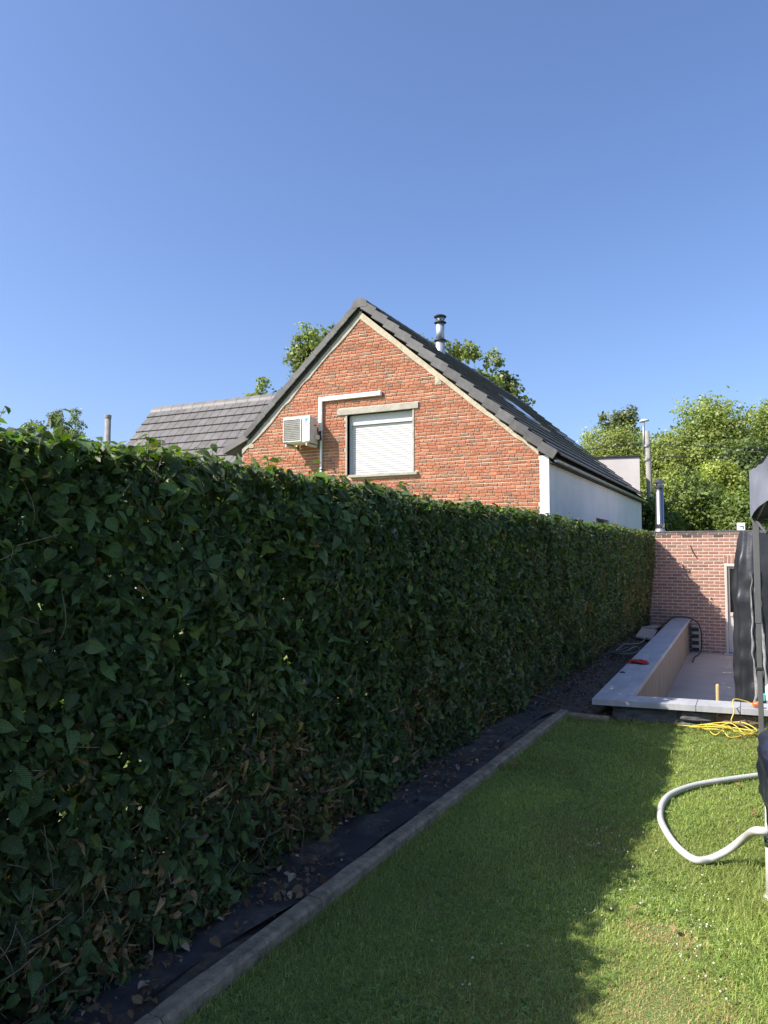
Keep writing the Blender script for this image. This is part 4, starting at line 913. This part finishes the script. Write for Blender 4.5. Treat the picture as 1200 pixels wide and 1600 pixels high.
# white pool hose
a = at(1196, 1299, 1, PCY - .10); HZR = .0185
hp_ = [(a.x + .03, a.y, a.z), (a.x - .04, a.y + .0, a.z - .005)]
for (x, y, z) in ((1165, 1308, .20), (1140, 1327, .09), (1110, 1342, .035), (1085, 1343, .03), (1060, 1325, .03), (1042, 1301, .03), (1032, 1278, .03), (1035, 1256, .03), (1050, 1240, .03), (1085, 1227, .03), (1130, 1219, .03), (1180, 1212, .03), (1230, 1205, .03), (1290, 1200, .03)):
    hp_.append(at(x, y, 2, z))
hs_ = MB(); sp2 = spline(hp_, 26); 
rad = [HZR + (.0022 if i % 2 else -.001) for i in range(len(sp2))]
o = hs_.tube(sp2, rad, 12).build('pool_hose', 'hose', smooth=True); tag(o, 'white pool hose curling in a loop across the sunlit grass', 'hose')
# turquoise thing at the edge, on the coping behind the gazebo leg
tq = at(1199, 1098, 2, COP); b = thing('plastic_container', (tq.x + .02, tq.y + .1, COP), 'turquoise and white plastic container on the coping behind the gazebo leg', 'container')
MB().lathe([(.045, 0), (.05, .02), (.05, .14), (.02, .17)], (tq.x + .035, tq.y + .08, COP), 16).build('body', 'white', b, True)
MB().lathe([(.022, .165), (.022, .20), (.015, .205)], (tq.x + .035, tq.y + .08, COP), 14).build('cap', 'turq', b, True)
MB().bbox((tq.x - .035, tq.y + .05, COP), (tq.x - .012, tq.y + .13, COP + .07), .006).build('label_tag', 'turq', b)

# ================================================================== STREET LAMP, WIRES
LY = 36.0
lamp = thing('street_lamp', (-4.22, LY, 0), 'weathered concrete street pole carrying a white lamp above the treeline', 'street lamp')
MB().tube([(-4.18, LY, 0), (-4.35, LY, 7.30)], [.17, .11], 10).build('pole', 'concrete', lamp, True)
MB().tube([(-4.50, LY - .05, 6.2), (-4.49, LY - .05, 7.75)], .05, 10).build('arm', 'zinc', lamp, True)
for zz in (6.55, 5.9): MB().lathe([(.16, 0), (.16, .10)], (-4.36, LY, zz), 12).build('band', 'zinc', lamp)
hd = MB(); hd.grid(lambda u, v: (-4.66 + .40 * u, LY - .15 + .30 * v, 7.75 + .10 * math.sin(3.14 * v) * (.3 + .7 * math.sin(3.14 * min(1, u + .15))) + .10 * u * .6), 12, 8); hd.grid(lambda u, v: (-4.66 + .40 * u, LY + .15 - .30 * v, 7.745 + .06 * u - .05 * math.sin(3.14 * v)), 12, 8)
hd.build('lamp_head', 'lamp', lamp, True)
def wire(p0, p1, sag, nm, lb, r=.018):
    p0, p1 = Vector(p0), Vector(p1); pts = [p0.lerp(p1, i / 24) - Vector((0, 0, sag * 4 * (i / 24) * (1 - i / 24))) for i in range(25)]
    tag(MB().tube(pts, r, 6).build(nm, 'dark', smooth=True), lb, 'cable')
wire((-4.42, LY, 6.72), (-30, LY - 4, 6.9), .5, 'overhead_cable', 'thin overhead cable running from the street pole towards the house roof')
wire((-4.28, LY, 6.72), (22, LY + 6, 6.6), .7, 'overhead_cable', 'upper overhead cable running from the street pole in front of the big trees')
wire((-4.26, LY, 6.15), (20, LY + 1, 5.4), .5, 'overhead_cable', 'lower overhead cable running from the street pole in front of the big trees')

# ================================================================== TREES
LTT = [(0, 0, 0), (.34, .42, .10), (0, 1, -.12), (-.34, .42, .10), (0, .45, -.02)]
LTF = [(0, 4, 3), (0, 1, 4), (4, 1, 2), (3, 4, 2)]
LTT2 = [(0, 0, 0), (.36, .45, .08), (0, 1, -.12), (-.36, .45, .08)]; LTF2 = [(0, 1, 3), (1, 2, 3)]
def tree(name, base, clumps, nleaf, size, colour, label, trunk_r=.2, cat='tree', seed=1, group=None, spread=.5):
    """clumps: (x, y, z, r) of the leaf masses; limbs run from the trunk to each"""
    r = np.random.default_rng(seed); rd = random.Random(seed); t = thing(name, base, label, cat, group); base = Vector(base)
    zt = max(c[2] for c in clumps); cx_ = sum(c[0] for c in clumps) / len(clumps); cy_ = sum(c[1] for c in clumps) / len(clumps)
    tr = MB(); pts = spline([base, base.lerp(Vector((cx_, cy_, zt)), .35) + Vector((.15, .1, 0)), base.lerp(Vector((cx_, cy_, zt)), .65), Vector((cx_, cy_, zt * .93))], 5)
    tr.tube(pts, [trunk_r * (1 - .85 * i / (len(pts) - 1)) for i in range(len(pts))], 8).build('trunk', 'bark', t, True)
    lb = MB()
    for c in clumps:
        f = rd.uniform(.25, .6); s0 = pts[int(f * (len(pts) - 1))]; e = Vector(c[:3])
        if s0.z > e.z - .2: s0 = pts[max(1, int(.2 * len(pts)))]
        m_ = s0.lerp(e, .55) + Vector((rd.uniform(-.2, .2), rd.uniform(-.2, .2), rd.uniform(0, .3)))
        lb.tube(spline([s0, m_, e], 3), [trunk_r * .28, trunk_r * .22, trunk_r * .18, trunk_r * .14, trunk_r * .1, trunk_r * .06, trunk_r * .04], 5)
    lb.build('limbs', 'bark', t, True)
    cl_ = np.array(clumps); w = cl_[:, 3] ** 2; w /= w.sum(); who = r.choice(len(cl_), nleaf, p=w)
    # each leaf belongs to a small spray inside its clump, so the outline stays uneven
    nsp = 16; sprd = norm(r.normal(0, 1, (len(cl_), nsp, 3))) * (r.random((len(cl_), nsp, 1)) ** .4); sp_i = r.integers(0, nsp, nleaf)
    off = sprd[who, sp_i] + r.normal(0, .20, (nleaf, 3)); off[:, 2] *= .85
    pos = cl_[who, :3] + off * cl_[who, 3:4]
    nr = norm(off) * .55 + np.array([0, 0, .35]) + r.normal(0, .55, (nleaf, 3)); tip = r.normal(0, 1, (nleaf, 3)); tip[:, 2] -= .4
    s = size * np.exp(r.normal(0, .25, nleaf)); c = np.array(colour)[None] * 1.12 * (.7 + .65 * r.random((nleaf, 1))) * (1 + .22 * r.normal(0, 1, (len(cl_), 1))[who].clip(-1.2, 1.5))
    c = np.clip(c + np.array([.02, .012, 0]) * (r.random((nleaf, 1)) ** 3), .004, 1)
    scatter('crown', LTT2, LTF2, pos, frames(nr, tip), np.stack([s, s, s], 1), c, 'tree_leaf', None, t)
    return t
def crown(cx_, cy_, cz_, rx, ry, rz, n, seed, rmin=.5, rmax=1.1):
    r = random.Random(seed); out = []
    for i in range(n):
        d = Vector((r.gauss(0, 1), r.gauss(0, 1), r.gauss(0, 1))).normalized() * (r.random() ** .45)
        out.append((cx_ + d.x * rx, cy_ + d.y * ry, cz_ + d.z * rz, r.uniform(rmin, rmax)))
    return out
def pt(x, y, Y): return at(x, y, 1, Y)
YG, DG, MG, PG = (.185, .225, .065), (.060, .095, .022), (.100, .145, .028), (.13, .16, .065)
def at_tree(name, px_, ptop, pbot, halfw, Y, n, nleaf, size, col, label, seed, rmin=.6, rmax=1.2, tr=.22, group=None, cat='tree'):
    top = pt(px_, ptop, Y); bot = pt(px_, pbot, Y); e = pt(px_ + halfw, (ptop + pbot) / 2, Y); rx = abs(e.x - top.x); rz = (top.z - bot.z) / 2
    rx = max(.4, rx - rmax * .6); rzz = max(.4, rz - rmax * .6)
    cl_ = crown(top.x, Y, bot.z + rz, rx, min(rx, 3.2), rzz, n, seed, rmin, rmax)
    return tree(name, (top.x, Y + .3, 0), cl_, nleaf, size, col, label, tr, cat, seed, group)
# wood edge behind the outbuilding
at_tree('broadleaf_tree', 1105, 618, 820, 85, 48, 110, 50000, .165, YG, 'tall yellow-green tree with rounded crown right of the street pole', 1, .9, 1.55)
at_tree('broadleaf_tree', 1205, 606, 820, 75, 51, 95, 40000, .17, (.18, .22, .06), 'tall green tree rising behind the gazebo valance', 2, .9, 1.55)
at_tree('broadleaf_tree', 1045, 650, 840, 55, 50, 66, 28000, .165, (.18, .215, .06), 'mid green bushy tree directly behind the street pole', 3, .9, 1.55)
at_tree('broadleaf_tree', 950, 655, 830, 80, 53, 80, 34000, .16, (.20, .23, .075), 'pale olive tree above the flat-roofed rendered block', 4, .9, 1.55)
at_tree('broadleaf_tree', 1008, 668, 840, 60, 56, 50, 18000, .17, (.16, .21, .05), 'bushy green tree filling the gap behind the lamp and pale olive tree', 21, .9, 1.55)
at_tree('slender_tree', 968, 625, 720, 34, 58, 16, 3200, .25, (.12, .145, .065), 'thin open tree poking above the pale olive tree', 5, .5, .9, .12)
at_tree('dark_tree', 1165, 675, 830, 50, 44, 45, 18000, .155, (.095, .13, .045), 'dark blue-green tree in front of the tall yellow-green tree', 6)
at_tree('leafy_bush', 1125, 705, 810, 44, 41, 34, 14000, .14, (.235, .275, .06), 'bright yellow-green bushy tree standing before the dark trees', 7, .5, .9, .12)
at_tree('dark_shrub', 1085, 735, 860, 58, 38, 44, 18000, .13, (.11, .15, .04), 'dark green undergrowth shrub behind the stove flue', 8, .5, .9, .1, cat='shrub')
at_tree('dark_shrub', 1165, 765, 860, 55, 36, 36, 13000, .13, (.115, .16, .04), 'mid green shrub behind the white box on the parapet', 9, .5, .9, .1, cat='shrub')
at_tree('dark_shrub', 1028, 770, 860, 26, 33.5, 20, 6000, .13, (.065, .105, .024), 'dark shrub filling the gap between white wall and brick outbuilding', 10, .4, .7, .08, cat='shrub')
# trees behind the brick house
at_tree('broadleaf_tree', 487, 500, 650, 62, 38, 34, 8200, .22, (.15, .18, .07), 'airy tree showing left of the house ridge', 11, .5, .95, .2)
at_tree('broadleaf_tree', 418, 586, 670, 30, 38, 10, 1700, .20, (.15, .18, .07), 'small sprig of treetop above the left roof end', 12, .4, .6, .12)
at_tree('broadleaf_tree', 664, 502, 640, 28, 40, 14, 2400, .20, (.16, .19, .07), 'thin treetop just left of the steel flue above the roof', 13, .4, .7, .14)
at_tree('broadleaf_tree', 730, 528, 700, 80, 40, 40, 9500, .22, (.16, .19, .065), 'airy tree rising behind the right roof slope and flue', 14, .5, .95, .2)
at_tree('broadleaf_tree', 785, 575, 700, 48, 41, 20, 4200, .22, (.15, .18, .065), 'low loose treetop behind the lower right roof slope', 15, .45, .8, .16)
at_tree('far_tree', 100, 636, 710, 42, 44, 20, 5200, .17, (.13, .16, .075), 'pale distant tree peeking over the hedge beside the vent pipe', 16, .5, .8, .14)

# ================================================================== LAWN
def bare(x, y):
    a = np.exp(-(((x + .40) / .13) ** 2 + ((y - 3.49) / .10) ** 2)) * 1.3; b_ = np.exp(-(((x + .33) / .22) ** 2 + ((y - 2.92) / .28) ** 2)) * (.8 + .3 * vnoise(x * 9, y * 9, 94))
    return np.clip(a + b_, 0, 1)
BT = [(-.5, 0, 0), (.5, 0, 0), (-.36, .25, .62), (.36, .25, .62), (0, 1.0, .95)]; BF = [(0, 1, 2), (1, 3, 2), (2, 3, 4)]
def lawn(n, y0, y1, h, w, name):
    y = RNG.uniform(y0, y1, n); x = RNG.uniform(-1.88, 1.9, n)
    q = np.stack([x, y, np.zeros(n)], 1) - _c; D = q @ _d; pxx = 600 + F_PX * (q @ _r) / D
    edge = kerb_x(y) + .088
    keep = (x > edge) & (y < front_y(x) + .03) & (pxx < 1460) & (pxx > -100) & (RNG.random(n) > .35 * bare(x, y))
    x, y, edge = x[keep], y[keep], edge[keep]; n = len(x)
    lump = vnoise(x * 2.2, y * 2.2, 91) * .5 + vnoise(x * 6, y * 6, 92) * .5
    tall = np.exp(-(((x - .02) / .16) ** 2 + ((y - 3.95) / .6) ** 2)) * 2.2 + .9 * np.exp(-((y - front_y(x)) / .07) ** 2) + .7 * np.exp(-((x - edge) / .04) ** 2)
    hh = h * (1 + .35 * lump + tall) * np.exp(RNG.normal(0, .28, n)) * (1 - .55 * bare(x, y))
    yaw = RNG.uniform(0, 2 * math.pi, n); lean = RNG.uniform(.4, 1.7, n)
    up_ = np.stack([np.zeros(n), np.zeros(n), np.ones(n)], 1); fwd = np.stack([np.cos(yaw), np.sin(yaw), np.zeros(n)], 1)
    R = frames(up_, fwd); S = np.stack([w * RNG.uniform(.7, 1.3, n), hh * lean, hh * (1.15 - .38 * lean)], 1)
    t = RNG.random((n, 1)); c = np.array([.335, .41, .125]) * (.65 + .7 * t); c = c * (1 + .22 * vnoise(x * 1.4, y * 1.4, 93)[:, None])
    dryp = .06 + .34 * np.clip(vnoise(x * 1.1 + 3, y * 1.1, 98) + .5 * vnoise(x * 3, y * 3, 99) - .15, 0, 1); c = np.where(RNG.random((n, 1)) < dryp[:, None], np.array([.34, .28, .14]) * (.7 + .5 * t), c)
    bb_ = bare(x, y)[:, None]; c = np.where(RNG.random((n, 1)) < bb_ * .95, np.array([.58, .42, .23]) * (.65 + .6 * t), c)
    kind(scatter(name, BT, BF, np.stack([x, y, np.zeros(n)], 1), R, S, c, 'grass'), 'stuff')['label'] = 'mown lawn grass'
lawn(185000, 1.5, 3.4, .018, .0030, 'grass'); lawn(140000, 3.4, 5.4, .020, .0040, 'grass'); lawn(100000, 5.4, 7.9, .022, .0056, 'grass')
# clover leaves in patches
n = 20000; y = RNG.uniform(1.6, 7.6, n); x = RNG.uniform(-1.8, 1.2, n); m = vnoise(x * 1.8, y * 1.8, 95) + .4 * vnoise(x * 5, y * 5, 96)
kp = (m > .18) & (x > kerb_x(y) + .1) & (y < front_y(x) - .02) & (bare(x, y) < .25); x, y = x[kp], y[kp]; n = len(x)
CT = [(0, 0, .0)]; CF = []
for q in range(3):
    a0 = q * 2.094; i0 = len(CT); CT += [(.55 * math.cos(a0 - .55), .55 * math.sin(a0 - .55), .06), (.95 * math.cos(a0 - .25), .95 * math.sin(a0 - .25), .10), (.95 * math.cos(a0 + .25), .95 * math.sin(a0 + .25), .10), (.55 * math.cos(a0 + .55), .55 * math.sin(a0 + .55), .06)]
    CF += [(0, i0, i0 + 1), (0, i0 + 1, i0 + 2), (0, i0 + 2, i0 + 3)]
nr = np.stack([RNG.normal(0, .35, n), RNG.normal(0, .35, n), np.ones(n)], 1); s = RNG.uniform(.009, .016, n)
kind(scatter('clover', CT, CF, np.stack([x, y, RNG.uniform(.012, .028, n)], 1), frames(nr, RNG.normal(0, 1, (n, 3))), np.stack([s, s, s], 1), np.array([.20, .30, .09]) * (.7 + .6 * RNG.random((n, 1))), 'grass'), 'stuff')['label'] = 'clover leaves in the lawn'
# clover flower heads
ft = MB(); ft.lathe([(.35, -.8), (.9, -.3), (1, .2), (.6, .8)], (0, 0, 0), 7); fv = np.array(ft.v); ff = []
for f in ft.f:
    for i in range(1, len(f) - 1): ff.append((f[0], f[i], f[i + 1]))
cl_ = []
for (px_, py_, sx, sy, k) in ((945, 1325, 45, 22, 34), (1000, 1390, 40, 20, 8), (1110, 1470, 50, 40, 26), (1070, 1495, 20, 10, 7), (920, 1425, 45, 10, 9), (1120, 1545, 20, 20, 8), (900, 1230, 120, 60, 20), (1100, 1190, 60, 25, 14), (1090, 1400, 60, 30, 16), (750, 1500, 150, 60, 7)):
    for i in range(k):
        p = at(px_ + random.gauss(0, sx * .6), py_ + random.gauss(0, sy * .6), 2, .03)
        if p.x > kerb_x(p.y) + .12 and p.y < front_y(p.x) - .1: cl_.append((p.x, p.y, random.uniform(.026, .036)))
cl_ = np.array(cl_); n = len(cl_); s = RNG.uniform(.0026, .0056, n)
kind(scatter('clover_flowers', fv, ff, cl_, np.repeat(np.eye(3)[None], n, 0), np.stack([s, s, s], 1), np.ones((n, 3)), 'flower'), 'stuff')['label'] = 'small white clover flower heads in the lawn'
# fallen leaves: litter on the bed as stuff, the larger ones on the lawn as things
n = 5200; y = .8 + 14 * RNG.random(n) ** 1.3; x = -2.55 + .62 * RNG.random(n); kp = (x < np.where(y < 7.6, kerb_x(np.minimum(y, 7.6)), left_x(y)) - .01) & (RNG.random(n) < np.where(vnoise(x * 3, y * 1.6, 97) > .0, 1, .22)); x, y = x[kp], y[kp]; n = len(x)
s = RNG.uniform(.014, .044, n) * np.where(RNG.random(n) < .1, 1.5, 1); nr = np.stack([RNG.normal(0, .4, n), RNG.normal(0, .4, n), np.ones(n)], 1)
bc_ = np.where(RNG.random((n, 1)) < .12, np.array([.46, .38, .27]), np.array([.24, .16, .09])) * (.5 + .8 * RNG.random((n, 1)))
kind(scatter('leaf_litter', LT2, LTR2, np.stack([x, y, RNG.uniform(.068, .092, n)], 1), frames(nr, RNG.normal(0, 1, (n, 3))), np.stack([s, s, s], 1), bc_, 'dry_leaf', LUV2), 'stuff')['label'] = 'dry leaf litter on the soil strip under the hedge'
n = 5200; y = RNG.uniform(.8, 17.3, n); x = np.where(y < 7.6, -2.6 + .68 * RNG.random(n), -2.5 + .95 * RNG.random(n)); kp = (x < np.where(y < 7.6, kerb_x(np.minimum(y, 7.6)), left_x(y) + .1) - .01) & (vnoise(x * 4, y * 1.7, 87) + .4 * vnoise(x * 12, y * 9, 88) > np.where(y < 7.6, .25, -.3)); x, y = x[kp], y[kp]; n = len(x)
OT = [(1, 0, 0), (-.9, .1, 0), (.1, 1, 0), (0, -1, .1), (.1, 0, .8), (0, .1, -.6)]; OF = [(0, 2, 4), (2, 1, 4), (1, 3, 4), (3, 0, 4), (2, 0, 5), (1, 2, 5), (3, 1, 5), (0, 3, 5)]
s = RNG.uniform(.004, .016, n); S = np.stack([s * RNG.uniform(.6, 1.5, n), s, s * .8], 1)
kind(scatter('soil_clods', OT, OF, np.stack([x, y, RNG.uniform(.045, .066, n)], 1), frames(np.stack([RNG.normal(0, .3, n), RNG.normal(0, .3, n), np.ones(n)], 1), RNG.normal(0, 1, (n, 3))), S, np.array([.095, .075, .058]) * (.4 + 1.3 * RNG.random((n, 1)) ** 2), 'clod'), 'stuff')['label'] = 'crumbs of soil and bark on the strip under the hedge'
def dry_leaf(px_, py_, z, s, col, label, rot, h=0.0):
    p = at(px_, py_, 2, z); me = bpy.data.meshes.new('fallen_leaf'); T = [(a, b_ - .5, c * 1.2 + .1) for a, b_, c in LT]
    me.from_pydata(T, [], LTR); me.materials.append(M['dry_leaf']); me.shade_smooth()
    a = me.attributes.new('col', 'FLOAT_COLOR', 'POINT'); c = np.ones((len(T), 4), np.float32); c[:, :3] = col; a.data.foreach_set('color', c.ravel())
    b_ = me.attributes.new('luv', 'FLOAT_VECTOR', 'POINT'); u = np.zeros((len(T), 3), np.float32); u[:, :2] = LUV; b_.data.foreach_set('vector', u.ravel())
    o = bpy.data.objects.new('fallen_leaf', me); COL.objects.link(o); o.matrix_world = Matrix.Translation((p.x, p.y, z)) @ Matrix.Rotation(rot, 4, 'Z') @ Matrix.Rotation(.25, 4, 'X') @ Matrix.Diagonal((s, s, s, 1)); tag(o, label, 'leaf', 'fallen leaves')
dry_leaf(778, 1197, .035, .10, (.22, .14, .08), 'pale brown fallen leaf curled against the kerb', 1.2)
dry_leaf(806, 1196, .035, .09, (.27, .13, .06), 'rusty fallen leaf on the shaded lawn near the kerb', 2.4)
dry_leaf(916, 1164, .035, .07, (.15, .19, .09), 'pale green fallen leaf on the shaded lawn by the coping', .6)
dry_leaf(1050, 1449, .035, .045, (.48, .34, .17), 'straw-coloured leaf standing on the small bare patch', .3)
dry_leaf(990, 1419, .035, .04, (.42, .27, .15), 'tan fallen leaf at the edge of the hedge shadow', 1.9)
dry_leaf(1178, 1270, .035, .06, (.33, .19, .09), 'brown fallen leaf beside the pool leg', 2.7)
dry_leaf(1150, 1225, .035, .05, (.42, .26, .12), 'tan fallen leaf inside the hose loop', .9)
dry_leaf(188, 1520, .075, .075, (.28, .19, .12), 'dry pinkish brown leaf on the black membrane under the hedge', .4)
